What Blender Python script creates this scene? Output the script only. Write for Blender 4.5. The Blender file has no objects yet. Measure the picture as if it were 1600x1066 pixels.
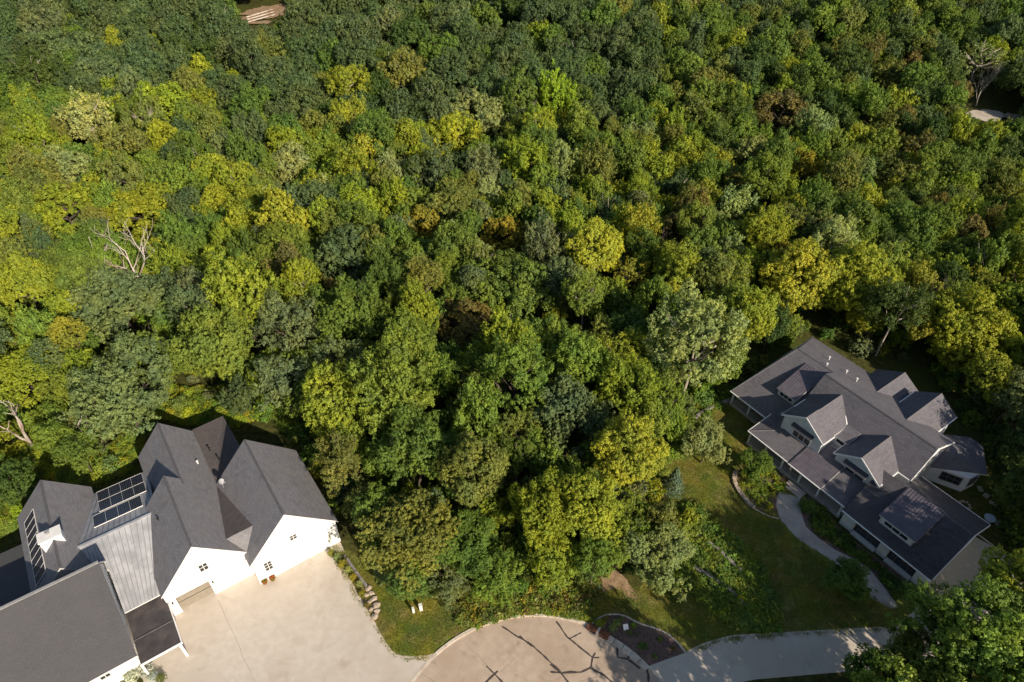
import bpy, bmesh, math, random
import numpy as np
from mathutils import Vector, Matrix, noise

# ------------------------------------------------------------------ camera, sky, sun, exposure
sc = bpy.context.scene
F = 1072.0; PITCH = math.radians(41.15); CAMH = 84.0
cam_d = bpy.data.cameras.new('camera'); cam = bpy.data.objects.new('camera', cam_d)
sc.collection.objects.link(cam); sc.camera = cam
cam_d.sensor_width = 36; cam_d.lens = F / 1600 * 36; cam_d.clip_end = 3000; cam_d.clip_start = 1
cam.location = (0, 0, CAMH); cam.rotation_euler = (math.pi / 2 - PITCH, 0, 0)

SUN_EL = math.radians(28.5); SUN_LEFT = math.radians(38.0)       # shadows fall 38 degrees left of straight ahead
sun_dir = Vector((math.sin(SUN_LEFT) * math.cos(SUN_EL), -math.cos(SUN_LEFT) * math.cos(SUN_EL), math.sin(SUN_EL)))
sd = bpy.data.lights.new('sun', 'SUN'); sd.energy = 5.0; sd.angle = math.radians(0.53); sd.color = (1.0, 0.87, 0.71)
sun = bpy.data.objects.new('sun', sd); sc.collection.objects.link(sun)
sun.rotation_euler = sun_dir.to_track_quat('Z', 'Y').to_euler(); sun.location = (0, 0, 120)
world = bpy.data.worlds.new('World'); sc.world = world; world.use_nodes = True
wn = world.node_tree; wn.nodes.clear()
sky = wn.nodes.new('ShaderNodeTexSky'); sky.sky_type = 'NISHITA'; sky.sun_disc = False
sky.sun_elevation = SUN_EL; sky.sun_rotation = math.atan2(sun_dir.x, sun_dir.y)
bg = wn.nodes.new('ShaderNodeBackground'); bg.inputs['Strength'].default_value = 0.085
wo = wn.nodes.new('ShaderNodeOutputWorld')
wn.links.new(sky.outputs[0], bg.inputs[0]); wn.links.new(bg.outputs[0], wo.inputs[0])
sc.view_settings.view_transform = 'Standard'; sc.view_settings.look = 'None'
sc.view_settings.gamma = 1.0; sc.view_settings.use_curve_mapping = False
sc.view_settings.exposure = 0.36
sc.render.engine = 'CYCLES'
sc.cycles.max_bounces = 5; sc.cycles.diffuse_bounces = 3; sc.cycles.glossy_bounces = 2
sc.cycles.transmission_bounces = 2; sc.cycles.transparent_max_bounces = 4
sc.cycles.use_denoising = True

# ------------------------------------------------------------------ helpers
COL = sc.collection
cth, sth = math.cos(PITCH), math.sin(PITCH)
def at(x, y, z=0.0):                       # a point of the place seen at photo pixel (x, y) at height z
    a = (x - 800) / F; b = (533 - y) / F
    dz = -sth + b * cth
    t = (CAMH - z) / -dz
    return Vector((a * t, (cth + b * sth) * t, z))
def proj(p):
    qx, qy, qz = p[0], p[1], p[2] - CAMH
    zf = qy * cth - qz * sth
    return 800 + F * qx / zf, 533 - F * (qy * sth + qz * cth) / zf, zf
AX = math.radians(34.9); cA, sA = math.cos(AX), math.sin(AX)
def uvw(u, v, z=0.0):                      # grid of the two houses -> world
    return Vector((u * cA - v * sA, u * sA + v * cA, z))
def sstep(a, b, t):
    t = min(1, max(0, (t - a) / (b - a))); return t * t * (3 - 2 * t)
def terrain(x, y):
    return -6 * sstep(97, 150, y) + 6 * sstep(185, 290, y)

def tag(o, label=None, cat=None, group=None, kind=None):
    if label: o['label'] = label
    if cat: o['category'] = cat
    if group: o['group'] = group
    if kind: o['kind'] = kind
    return o
def empty(name, loc, rz=0.0, parent=None):
    o = bpy.data.objects.new(name, None); o.empty_display_size = 0.5
    COL.objects.link(o); o.location = loc; o.rotation_euler = (0, 0, rz); o.parent = parent
    return o
def obj(name, me, parent=None, loc=(0, 0, 0), rz=0.0, scale=(1, 1, 1)):
    o = bpy.data.objects.new(name, me); COL.objects.link(o)
    o.parent = parent; o.location = loc; o.rotation_euler = (0, 0, rz); o.scale = scale
    return o

class MB:
    """collects faces, becomes ONE mesh"""
    def __init__(s): s.v = []; s.f = []; s.m = []; s.uv = {}
    def face(s, pts, m=0, uv=None):
        i = len(s.v); s.v += [tuple(p) for p in pts]; s.f.append(tuple(range(i, i + len(pts)))); s.m.append(m)
        if uv: s.uv[len(s.f) - 1] = uv
    def prism(s, poly, vec, m=0, mtop=None):
        a = [Vector(p) for p in poly]; b = [p + Vector(vec) for p in a]; n = len(a)
        s.face(a[::-1], m if mtop is None else mtop); s.face(b, m)
        for i in range(n):
            j = (i + 1) % n; s.face([a[i], a[j], b[j], b[i]], m)
    def box(s, a, b, m=0):
        x0, y0, z0 = a; x1, y1, z1 = b
        s.prism([(x0, y0, z0), (x1, y0, z0), (x1, y1, z0), (x0, y1, z0)], (0, 0, z1 - z0), m)
    def obox(s, c, ex, ey, ez, m=0):       # centre, three half-extent vectors
        c, ex, ey, ez = Vector(c), Vector(ex), Vector(ey), Vector(ez)
        s.prism([c - ex - ey - ez, c + ex - ey - ez, c + ex + ey - ez, c - ex + ey - ez], ez * 2, m)
    def tube(s, pts, rads, n=6, m=0, cap=True):
        rings = []
        for k, p in enumerate(pts):
            p = Vector(p)
            d = (Vector(pts[min(k + 1, len(pts) - 1)]) - Vector(pts[max(k - 1, 0)])).normalized()
            x = d.cross(Vector((0.31, 0.77, 0.55))).normalized(); y = d.cross(x)
            r = rads[k]; rings.append([p + (x * math.cos(2 * math.pi * i / n) + y * math.sin(2 * math.pi * i / n)) * r for i in range(n)])
        base = len(s.v)
        for r in rings: s.v += [tuple(q) for q in r]
        for k in range(len(rings) - 1):
            for i in range(n):
                j = (i + 1) % n
                s.f.append((base + k * n + i, base + k * n + j, base + (k + 1) * n + j, base + (k + 1) * n + i)); s.m.append(m)
        if cap:
            s.f.append(tuple(base + i for i in range(n))[::-1]); s.m.append(m)
            s.f.append(tuple(base + (len(rings) - 1) * n + i for i in range(n))); s.m.append(m)
    def mesh(s, name, mats, smooth=False, fix=True):
        me = bpy.data.meshes.new(name); me.from_pydata(s.v, [], s.f)
        for m in (mats if isinstance(mats, (list, tuple)) else [mats]): me.materials.append(m)
        me.polygons.foreach_set('material_index', s.m)
        if smooth: me.polygons.foreach_set('use_smooth', [True] * len(s.f))
        if s.uv:
            l = me.uv_layers.new(name='UVMap')
            for fi, uvs in s.uv.items():
                for k, li in enumerate(me.polygons[fi].loop_indices): l.data[li].uv = uvs[k]
        if fix:
            bm = bmesh.new(); bm.from_mesh(me)
            bmesh.ops.remove_doubles(bm, verts=bm.verts, dist=1e-4)
            bmesh.ops.recalc_face_normals(bm, faces=bm.faces); bm.to_mesh(me); bm.free()
        me.update(); return me
    def build(s, name, mats, parent=None, **k):
        sm = k.pop('smooth', False); fix = k.pop('fix', True)
        return obj(name, s.mesh(name, mats, sm, fix), parent, **k)

# ------------------------------------------------------------------ materials
def mat(name):
    m = bpy.data.materials.new(name); m.use_nodes = True
    nt = m.node_tree; nt.nodes.clear(); o = nt.nodes.new('ShaderNodeOutputMaterial')
    b = nt.nodes.new('ShaderNodeBsdfPrincipled'); nt.links.new(b.outputs[0], o.inputs[0])
    return m, nt, b, o
def N(nt, t, **k):
    n = nt.nodes.new(t)
    for a, v in k.items():
        if a in n.inputs: n.inputs[a].default_value = v
        else: setattr(n, a, v)
    return n
def rgba(c): return (c[0], c[1], c[2], 1)
def noisy(name, c1, c2, scale=2.0, rough=0.8, c3=None, scale2=0.25, bump=0.0, bscale=20.0, spec=0.3, detail=6, metal=0.0, lo=0.35, hi=0.65):
    m, nt, b, o = mat(name)
    tc = N(nt, 'ShaderNodeTexCoord')
    n1 = N(nt, 'ShaderNodeTexNoise', Scale=scale, Detail=detail); nt.links.new(tc.outputs['Object'], n1.inputs['Vector'])
    r = N(nt, 'ShaderNodeValToRGB'); r.color_ramp.elements[0].color = rgba(c1); r.color_ramp.elements[1].color = rgba(c2)
    r.color_ramp.elements[0].position = lo; r.color_ramp.elements[1].position = hi
    nt.links.new(n1.outputs['Fac'], r.inputs[0]); out = r.outputs[0]
    if c3:
        n2 = N(nt, 'ShaderNodeTexNoise', Scale=scale2, Detail=4.0); nt.links.new(tc.outputs['Object'], n2.inputs['Vector'])
        r2 = N(nt, 'ShaderNodeValToRGB'); r2.color_ramp.elements[0].position = 0.45; r2.color_ramp.elements[1].position = 0.68
        nt.links.new(n2.outputs['Fac'], r2.inputs[0])
        mx = N(nt, 'ShaderNodeMix', data_type='RGBA'); mx.inputs[7].default_value = rgba(c3)
        nt.links.new(r2.outputs[0], mx.inputs[0]); nt.links.new(out, mx.inputs[6]); out = mx.outputs[2]
    nt.links.new(out, b.inputs['Base Color'])
    b.inputs['Roughness'].default_value = rough; b.inputs['Specular IOR Level'].default_value = spec; b.inputs['Metallic'].default_value = metal
    if bump:
        n3 = N(nt, 'ShaderNodeTexNoise', Scale=bscale, Detail=5.0); nt.links.new(tc.outputs['Object'], n3.inputs['Vector'])
        bp = N(nt, 'ShaderNodeBump', Strength=bump, Distance=0.05); nt.links.new(n3.outputs['Fac'], bp.inputs['Height'])
        nt.links.new(bp.outputs[0], b.inputs['Normal'])
    return m
def shingle(name, c1, c2, c3):
    m, nt, b, o = mat(name)
    uvn = N(nt, 'ShaderNodeUVMap'); 
    br = N(nt, 'ShaderNodeTexBrick', Scale=1.0, Color1=rgba(c1), Color2=rgba(c2), Mortar=rgba([x * (0.8 if 'plain' in name else 0.6) for x in c1]))
    br.inputs['Brick Width'].default_value = 0.62; br.inputs['Row Height'].default_value = 0.28; br.inputs['Mortar Size'].default_value = 0.022
    nt.links.new(uvn.outputs[0], br.inputs['Vector'])
    tc = N(nt, 'ShaderNodeTexCoord')
    n2 = N(nt, 'ShaderNodeTexNoise', Scale=0.35, Detail=6.0); nt.links.new(tc.outputs['Object'], n2.inputs['Vector'])
    r2 = N(nt, 'ShaderNodeValToRGB'); r2.color_ramp.elements[0].position = 0.42; r2.color_ramp.elements[1].position = 0.75
    nt.links.new(n2.outputs['Fac'], r2.inputs[0])
    mx = N(nt, 'ShaderNodeMix', data_type='RGBA'); mx.inputs[7].default_value = rgba(c3)
    ml = N(nt, 'ShaderNodeMath', operation='MULTIPLY'); ml.inputs[1].default_value = 0.55
    nt.links.new(r2.outputs[0], ml.inputs[0]); nt.links.new(ml.outputs[0], mx.inputs[0]); nt.links.new(br.outputs[0], mx.inputs[6])
    n4 = N(nt, 'ShaderNodeTexNoise', Scale=9.0, Detail=3.0); nt.links.new(tc.outputs['Object'], n4.inputs['Vector'])
    mr = N(nt, 'ShaderNodeMapRange'); mr.inputs[3].default_value = 0.72; mr.inputs[4].default_value = 1.28
    nt.links.new(n4.outputs['Fac'], mr.inputs[0])
    vm = N(nt, 'ShaderNodeVectorMath', operation='SCALE'); nt.links.new(mx.outputs[2], vm.inputs[0]); nt.links.new(mr.outputs[0], vm.inputs['Scale'])
    nt.links.new(vm.outputs[0], b.inputs['Base Color'])
    b.inputs['Roughness'].default_value = 0.85; b.inputs['Specular IOR Level'].default_value = 0.25
    bp = N(nt, 'ShaderNodeBump', Strength=0.6, Distance=0.02); nt.links.new(br.outputs[0], bp.inputs['Height']); nt.links.new(bp.outputs[0], b.inputs['Normal'])
    return m
M = {}
M['roof_grey'] = shingle('grey_shingle', (0.235, 0.23, 0.243), (0.185, 0.18, 0.192), (0.215, 0.2, 0.19))
M['roof_dim_back'] = shingle('brown_shingle', (0.115, 0.1, 0.098), (0.085, 0.075, 0.074), (0.13, 0.11, 0.1))  # brown tone paints the weaker light on slopes facing back
M['roof_char'] = shingle('charcoal_shingle', (0.148, 0.142, 0.158), (0.11, 0.105, 0.118), (0.165, 0.152, 0.16))
M['roof_long'] = shingle('plain_grey_shingle', (0.083, 0.081, 0.086), (0.076, 0.074, 0.079), (0.09, 0.087, 0.089))
M['roof_garage_shade'] = shingle('black_shingle', (0.088, 0.083, 0.092), (0.06, 0.057, 0.064), (0.105, 0.096, 0.1))  # tree shade over the garage roof put into a blacker tone
M['roof_dark'] = shingle('dark_shingle', (0.15, 0.14, 0.15), (0.11, 0.1, 0.11), (0.17, 0.155, 0.155))
M['cap'] = noisy('ridge_cap', (0.1, 0.095, 0.1), (0.15, 0.14, 0.145), 6)
M['white'] = noisy('white_paint', (0.76, 0.75, 0.73), (0.82, 0.81, 0.79), 1.5, 0.6)
M['offwhite'] = noisy('grey_white_siding', (0.58, 0.59, 0.59), (0.68, 0.68, 0.67), 1.2, 0.65)
M['trim'] = noisy('pale_trim', (0.66, 0.65, 0.62), (0.76, 0.75, 0.72), 2, 0.5)
M['trim_grey'] = noisy('grey_trim', (0.25, 0.25, 0.25), (0.33, 0.33, 0.32), 2, 0.5)
M['metal'] = noisy('galvanised_roof', (0.33, 0.335, 0.35), (0.43, 0.435, 0.45), 0.8, 0.5, c3=(0.29, 0.295, 0.31), scale2=0.5, spec=0.5)
M['metal_dark'] = noisy('dark_metal_roof', (0.1, 0.088, 0.105), (0.135, 0.12, 0.138), 1.2, 0.45, spec=0.5)
M['hood'] = noisy('dark_hood', (0.045, 0.045, 0.055), (0.07, 0.068, 0.08), 1.2, 0.5)
M['membrane'] = noisy('dark_membrane', (0.045, 0.04, 0.042), (0.1, 0.085, 0.08), 0.7, 0.9, c3=(0.06, 0.055, 0.058), scale2=0.6, bump=0.2)
M['glass'] = noisy('window_glass', (0.012, 0.015, 0.02), (0.03, 0.034, 0.04), 0.7, 0.08, spec=0.8)
M['pv'] = None
M['seam_shade'] = noisy('seam_shade_metal', (0.2, 0.205, 0.22), (0.27, 0.275, 0.29), 1.5, 0.5, spec=0.5)  # darker than the roof metal: shading along the ribs put into the colour
M['black'] = noisy('dark_void', (0.012, 0.012, 0.012), (0.02, 0.02, 0.02), 3)
M['door'] = noisy('tan_door', (0.23, 0.2, 0.155), (0.27, 0.235, 0.185), 2, 0.6)
M['drive'] = noisy('concrete', (0.51, 0.455, 0.385), (0.57, 0.51, 0.435), 1.1, 0.9, c3=(0.48, 0.415, 0.34), scale2=0.11, bump=0.1)
M['street'] = noisy('old_concrete', (0.43, 0.34, 0.26), (0.5, 0.4, 0.31), 0.9, 0.9, c3=(0.40, 0.305, 0.225), scale2=0.15, bump=0.15)
M['kerb'] = noisy('kerb_concrete', (0.58, 0.5, 0.4), (0.68, 0.6, 0.5), 3, 0.9, c3=(0.45, 0.38, 0.3), scale2=0.8)
def stain(m, c, scale, lo, hi, amt):
    nt = m.node_tree; b = [n for n in nt.nodes if n.type == 'BSDF_PRINCIPLED'][0]; src = b.inputs['Base Color'].links[0].from_socket
    tc = N(nt, 'ShaderNodeTexCoord'); n = N(nt, 'ShaderNodeTexNoise', Scale=scale, Detail=8.0, Distortion=1.2); nt.links.new(tc.outputs['Object'], n.inputs['Vector'])
    r = N(nt, 'ShaderNodeMapRange'); r.inputs[1].default_value = lo; r.inputs[2].default_value = hi; r.inputs[4].default_value = amt; nt.links.new(n.outputs['Fac'], r.inputs[0])
    mx = N(nt, 'ShaderNodeMix', data_type='RGBA'); mx.inputs[7].default_value = rgba(c); nt.links.new(r.outputs[0], mx.inputs[0]); nt.links.new(src, mx.inputs[6]); nt.links.new(mx.outputs[2], b.inputs['Base Color'])
stain(M['drive'], (.37, .30, .23), .23, .56, .74, .5); stain(M['drive'], (.3, .26, .22), 1.7, .62, .74, .35); stain(M['street'], (.25, .18, .13), .4, .56, .72, .5); stain(M['street'], (.22, .17, .13), 2.6, .62, .72, .4)
stain(M['roof_grey'], (.11, .1, .1), .5, .55, .75, .5); stain(M['roof_char'], (.09, .085, .09), .6, .55, .75, .5); stain(M['metal'], (.2, .19, .18), .9, .56, .75, .5)
M['tar'] = noisy('tar', (0.05, 0.042, 0.038), (0.09, 0.072, 0.062), 4, 0.7)
M['joint'] = noisy('joint', (0.27, 0.22, 0.17), (0.34, 0.28, 0.22), 4, 0.9)
M['path'] = noisy('path_concrete', (0.42, 0.37, 0.33), (0.5, 0.44, 0.39), 1.4, 0.9, c3=(0.36, 0.31, 0.27), scale2=0.4)
M['stone'] = noisy('limestone', (0.34, 0.27, 0.2), (0.55, 0.45, 0.34), 1.8, 0.9, c3=(0.28, 0.24, 0.2), scale2=1.2, bump=0.5, bscale=8)
M['stone_grey'] = noisy('grey_stone', (0.15, 0.14, 0.13), (0.27, 0.25, 0.23), 2.2, 0.9, bump=0.5, bscale=8)
M['mulch'] = noisy('mulch', (0.07, 0.045, 0.04), (0.19, 0.125, 0.105), 9, 0.95, c3=(0.2, 0.13, 0.1), scale2=0.8, bump=0.9, bscale=14, lo=0.4, hi=0.6)
M['soil'] = noisy('bare_soil', (0.3, 0.2, 0.12), (0.4, 0.28, 0.17), 3, 0.95, c3=(0.2, 0.13, 0.07), scale2=1.0, bump=0.6)
M['rust'] = noisy('rusty_steel', (0.13, 0.05, 0.025), (0.26, 0.1, 0.05), 4, 0.8, c3=(0.08, 0.035, 0.02), scale2=3)
M['bark'] = noisy('bark', (0.07, 0.055, 0.042), (0.13, 0.1, 0.08), 3, 0.9)
M['bark_pale'] = noisy('pale_bark', (0.28, 0.24, 0.19), (0.45, 0.4, 0.33), 2.5, 0.85)
M['bark_dead'] = noisy('bleached_wood', (0.42, 0.37, 0.31), (0.6, 0.54, 0.47), 1.2, 0.85, c3=(0.3, 0.2, 0.14), scale2=0.5)
M['twig'] = noisy('grey_twigs', (0.18, 0.14, 0.12), (0.3, 0.25, 0.21), 2, 0.9)
M['terracotta'] = noisy('terracotta', (0.25, 0.1, 0.05), (0.35, 0.15, 0.08), 5, 0.8)
M['blue'] = noisy('pale_blue', (0.3, 0.42, 0.55), (0.45, 0.55, 0.65), 5, 0.4)
M['green_box'] = noisy('pale_green_box', (0.62, 0.64, 0.58), (0.72, 0.73, 0.68), 4, 0.5)
M['grass'] = noisy('lawn_grass', (0.11, 0.14, 0.024), (0.215, 0.235, 0.045), 5.5, 0.95, c3=(0.27, 0.23, 0.08), scale2=0.16, bump=1.0, bscale=9, spec=0.1)
M['ground'] = noisy('forest_floor', (0.03, 0.036, 0.01), (0.09, 0.085, 0.026), 1.3, 0.95, c3=(0.07, 0.085, 0.016), scale2=0.08, bump=0.8, bscale=6, spec=0.1)
def pv_mat():
    m, nt, b, o = mat('solar_cells')
    uvn = N(nt, 'ShaderNodeUVMap')
    br = N(nt, 'ShaderNodeTexBrick', Scale=1.0, Color1=(0.012, 0.014, 0.035, 1), Color2=(0.016, 0.018, 0.045, 1), Mortar=(0.12, 0.12, 0.15, 1))
    br.offset = 0.0; br.inputs['Brick Width'].default_value = 0.25; br.inputs['Row Height'].default_value = 0.25; br.inputs['Mortar Size'].default_value = 0.012
    nt.links.new(uvn.outputs[0], br.inputs['Vector']); nt.links.new(br.outputs[0], b.inputs['Base Color'])
    b.inputs['Roughness'].default_value = 0.25; return m
M['pv'] = pv_mat()
def leaf_mat(name, default=None, transl=0.24, spread=0.42):
    m, nt, b, o = mat(name)
    if default is None:
        t = N(nt, 'ShaderNodeAttribute', attribute_type='INSTANCER', attribute_name='tint'); tint = t.outputs['Vector']
    else:
        t = N(nt, 'ShaderNodeRGB'); t.outputs[0].default_value = rgba(default); tint = t.outputs[0]
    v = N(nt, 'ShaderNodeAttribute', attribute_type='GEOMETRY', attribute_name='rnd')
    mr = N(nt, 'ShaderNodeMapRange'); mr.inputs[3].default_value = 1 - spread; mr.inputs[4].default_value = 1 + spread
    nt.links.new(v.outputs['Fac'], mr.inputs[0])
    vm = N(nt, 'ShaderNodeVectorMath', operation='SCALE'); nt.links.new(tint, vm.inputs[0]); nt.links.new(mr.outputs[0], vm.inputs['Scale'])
    tc = N(nt, 'ShaderNodeNewGeometry')
    n2 = N(nt, 'ShaderNodeTexNoise', Scale=0.3, Detail=3.0); nt.links.new(tc.outputs['Position'], n2.inputs['Vector'])
    mx = N(nt, 'ShaderNodeVectorMath', operation='MULTIPLY')
    r2 = N(nt, 'ShaderNodeValToRGB'); r2.color_ramp.elements[0].position = 0.35; r2.color_ramp.elements[1].position = 0.68
    r2.color_ramp.elements[0].color = (0.8, 0.9, 1.0, 1); r2.color_ramp.elements[1].color = (1.2, 1.13, 0.85, 1)
    nt.links.new(n2.outputs['Fac'], r2.inputs[0]); nt.links.new(vm.outputs[0], mx.inputs[0]); nt.links.new(r2.outputs[0], mx.inputs[1])
    nt.links.new(mx.outputs[0], b.inputs['Base Color'])
    b.inputs['Roughness'].default_value = 0.55; b.inputs['Specular IOR Level'].default_value = 0.22
    tr = N(nt, 'ShaderNodeBsdfTranslucent')
    tv = N(nt, 'ShaderNodeVectorMath', operation='MULTIPLY'); tv.inputs[1].default_value = (1.25, 1.35, 0.5)
    nt.links.new(mx.outputs[0], tv.inputs[0]); nt.links.new(tv.outputs[0], tr.inputs['Color'])
    ms = N(nt, 'ShaderNodeMixShader'); ms.inputs[0].default_value = transl
    nt.links.new(b.outputs[0], ms.inputs[1]); nt.links.new(tr.outputs[0], ms.inputs[2]); nt.links.new(ms.outputs[0], o.inputs[0])
    return m
M['leaf'] = leaf_mat('leaf')

# ------------------------------------------------------------------ ground, drives, kerbs
def wobble(pts, step=0.7, amp=0.12, seed=0, closed=True):
    out = []; n = len(pts)
    for i in range(n if closed else n - 1):
        a, b = Vector(pts[i]), Vector(pts[(i + 1) % n]); L = (b - a).length; k = max(1, int(L / step))
        for j in range(k):
            p = a.lerp(b, j / k); q = p * 0.6 + Vector((seed * 7.1, seed * 3.3, 0))
            out.append(p + Vector((noise.noise(q), noise.noise(q + Vector((50, 0, 0))), 0)) * amp)
    if not closed: out.append(Vector(pts[-1]))
    return out
def sheet(name, pts, z, m, kind='structure', wob=0.0, parent=None, seed=1):
    if wob: pts = wobble(pts, 0.6, wob, seed)
    bm = bmesh.new(); vs = [bm.verts.new((p[0], p[1], z)) for p in pts]
    es = [bm.edges.new((vs[i], vs[(i + 1) % len(vs)])) for i in range(len(vs))]
    bmesh.ops.triangle_fill(bm, edges=es, use_beauty=True)
    for f in bm.faces:
        if f.normal.z < 0: f.normal_flip()
    me = bpy.data.meshes.new(name); bm.to_mesh(me); bm.free(); me.materials.append(m)
    o = obj(name, me, parent); 
    if kind: tag(o, kind=kind)
    return o
def PX(l, z=0.0): return [at(x, y, z) for x, y in l]

xs = np.concatenate([np.linspace(-900, -300, 13), np.linspace(-280, 280, 113), np.linspace(300, 900, 13)])
ys = np.concatenate([np.linspace(-400, -20, 8), np.linspace(0, 400, 101), np.linspace(430, 1600, 14)])
gm = MB(); nx, ny = len(xs), len(ys)
for y in ys:
    for x in xs:
        h = terrain(x, y)
        if y > 100: h += 0.6 * noise.noise(Vector((x * 0.05, y * 0.05, 0)))
        gm.v.append((x, y, h))
for j in range(ny - 1):
    for i in range(nx - 1):
        gm.f.append((j * nx + i, j * nx + i + 1, (j + 1) * nx + i + 1, (j + 1) * nx + i)); gm.m.append(0)
tag(gm.build('ground', M['ground'], fix=False, smooth=True), kind='structure')

CC = Vector((3.0, 25.3, 0)); CR = 17.49
def arc(a0, a1, r, n): return [CC + Vector((math.cos(a0 + (a1 - a0) * i / n), math.sin(a0 + (a1 - a0) * i / n), 0)) * r for i in range(n + 1)]
def ang(x, y): p = at(x, y) - CC; return math.atan2(p.y, p.x)
lawn_near = PX([(512, 850), (560, 870), (620, 915), (700, 935), (800, 940), (935, 925), (975, 930), (1010, 960), (950, 990), (900, 985), (840, 972), (760, 990), (700, 1020), (680, 1032), (640, 1034), (610, 1028), (590, 1000)])
sheet('lawn', lawn_near, 0.008, M['grass'], wob=0.3)
lawn_far = PX([(1040, 720), (1075, 650), (1140, 620), (1160, 640), (1190, 700), (1260, 780), (1330, 850), (1440, 930), (1410, 990), (1180, 1005), (1120, 1010), (1060, 1035), (985, 970), (930, 962), (950, 925), (1000, 925), (1050, 800)])
sheet('lawn', lawn_far, 0.012, M['grass'], wob=0.3, seed=3)
sheet('bare_earth', PX([(938, 900), (965, 890), (985, 915), (1005, 930), (985, 942), (962, 938), (945, 930)]), 0.016, M['soil'], wob=0.5, seed=5)
sheet('bare_earth', PX([(684, 962), (700, 968), (710, 980), (722, 992), (700, 992), (694, 980)]), 0.016, M['soil'], wob=0.5, seed=6)
street = arc(0, 2 * math.pi, CR, 96)[:-1]
sheet('street', street, 0.02, M['street'])
drv = [uvw(11.0, 57.9), uvw(11.0, 57.3), at(599, 1000), at(611, 1018), at(619, 1024), at(630, 1026.5), at(650, 1027), at(669, 1025), at(681, 1022)]
drv += arc(ang(681, 1022), ang(681, 1022) + 1.0, CR, 14)[1:] + [Vector((-30, 8, 0)), uvw(-16, 24), uvw(-16, 61.2), uvw(-.2, 61.2), uvw(-.2, 57.9)]
sheet('driveway', drv, 0.028, M['drive'])
drv2 = PX([(1016, 1040), (1040, 1031), (1072, 1020), (1096, 1008), (1120, 1000), (1146, 994), (1180, 992), (1250, 988), (1320, 984), (1379, 981), (1400, 976), (1428, 955), (1446, 925)])
drv2 += [uvw(70.9, 7.5), uvw(84.4, 7.5)] + PX([(1562, 860), (1597, 883), (1660, 925), (1640, 985), (1520, 1010), (1400, 1044), (1282, 1053), (1250, 1056), (1180, 1062), (1100, 1078)])
drv2 += arc(ang(1048, 1090), ang(1016, 1040), CR, 6)
sheet('driveway', drv2, 0.028, M['drive'], seed=2)
pathL = [(1218, 768), (1212, 786), (1218, 811), (1247, 843), (1291, 870), (1316, 888), (1338, 908), (1349, 920), (1365, 938), (1394, 952)]
pathR = [(1250, 778), (1252, 800), (1259, 823), (1280, 842), (1306, 860), (1333, 873), (1361, 892), (1381, 917), (1398, 940), (1404, 950)]
tag(sheet('path', PX(pathL + pathR[::-1]), 0.02, M['path']))
# kerb round the turning circle: raised beside the grass, flush at the two drives
def ringstrip(mb, a0, a1, r0, r1, z0, z1, n=40):
    A, B = arc(a0, a1, r0, n), arc(a0, a1, r1, n)
    for i in range(n):
        mb.prism([A[i] + Vector((0, 0, z0)), A[i + 1] + Vector((0, 0, z0)), B[i + 1] + Vector((0, 0, z0)), B[i] + Vector((0, 0, z0))], (0, 0, z1 - z0))
aL, aM, aR = ang(681, 1022), ang(918, 977), ang(1016, 1040)
k = MB(); nseg = 14
for i in range(nseg):
    g = (aM - aL) / nseg; ringstrip(k, aL + g * i + 0.0008, aL + g * (i + 1) - 0.0008, CR - 0.06, CR + 0.34, 0.0, 0.14, 6)
tag(k.build('kerb', M['kerb']), kind='structure')
k = MB(); ringstrip(k, aL + 1.0, aL + 0.002, CR - 0.1, CR + 0.28, 0.0, 0.05, 24); ringstrip(k, aR - 0.002, aR - 0.6, CR - 0.1, CR + 0.28, 0.0, 0.05, 14)
tag(k.build('flush_kerb', M['kerb']), kind='structure')
gb = MB(); nb = 7
for i in range(nb):
    g = (aR - aM) / nb
    if i < 2: continue
    ringstrip(gb, aM + g * i + 0.002, aM + g * (i + 1) - 0.002, CR - 0.75, CR + 0.1, 0.0, 0.07, 3)
tag(gb.build('kerb_apron', M['kerb']), kind='structure')
k = MB(); 
for poly in (PX([(599, 1000), (611, 1018), (619, 1024), (630, 1026.5), (650, 1027), (669, 1025), (681, 1022)]),
             PX([(1072, 1020), (1096, 1008), (1120, 1000), (1146, 994), (1180, 992), (1250, 988), (1320, 984), (1379, 981)]),
             [uvw(9.6, 57.8), at(599, 1000)], [at(1562, 860), at(1526, 834)]):
    for a, b in zip(poly, poly[1:]):
        d = (b - a).normalized(); n_ = Vector((-d.y, d.x, 0)) * 0.12
        k.prism([a - n_, b - n_, b + n_, a + n_], (0, 0, 0.045))
tag(k.build('drive_edging', M['kerb']), kind='structure')
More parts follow.
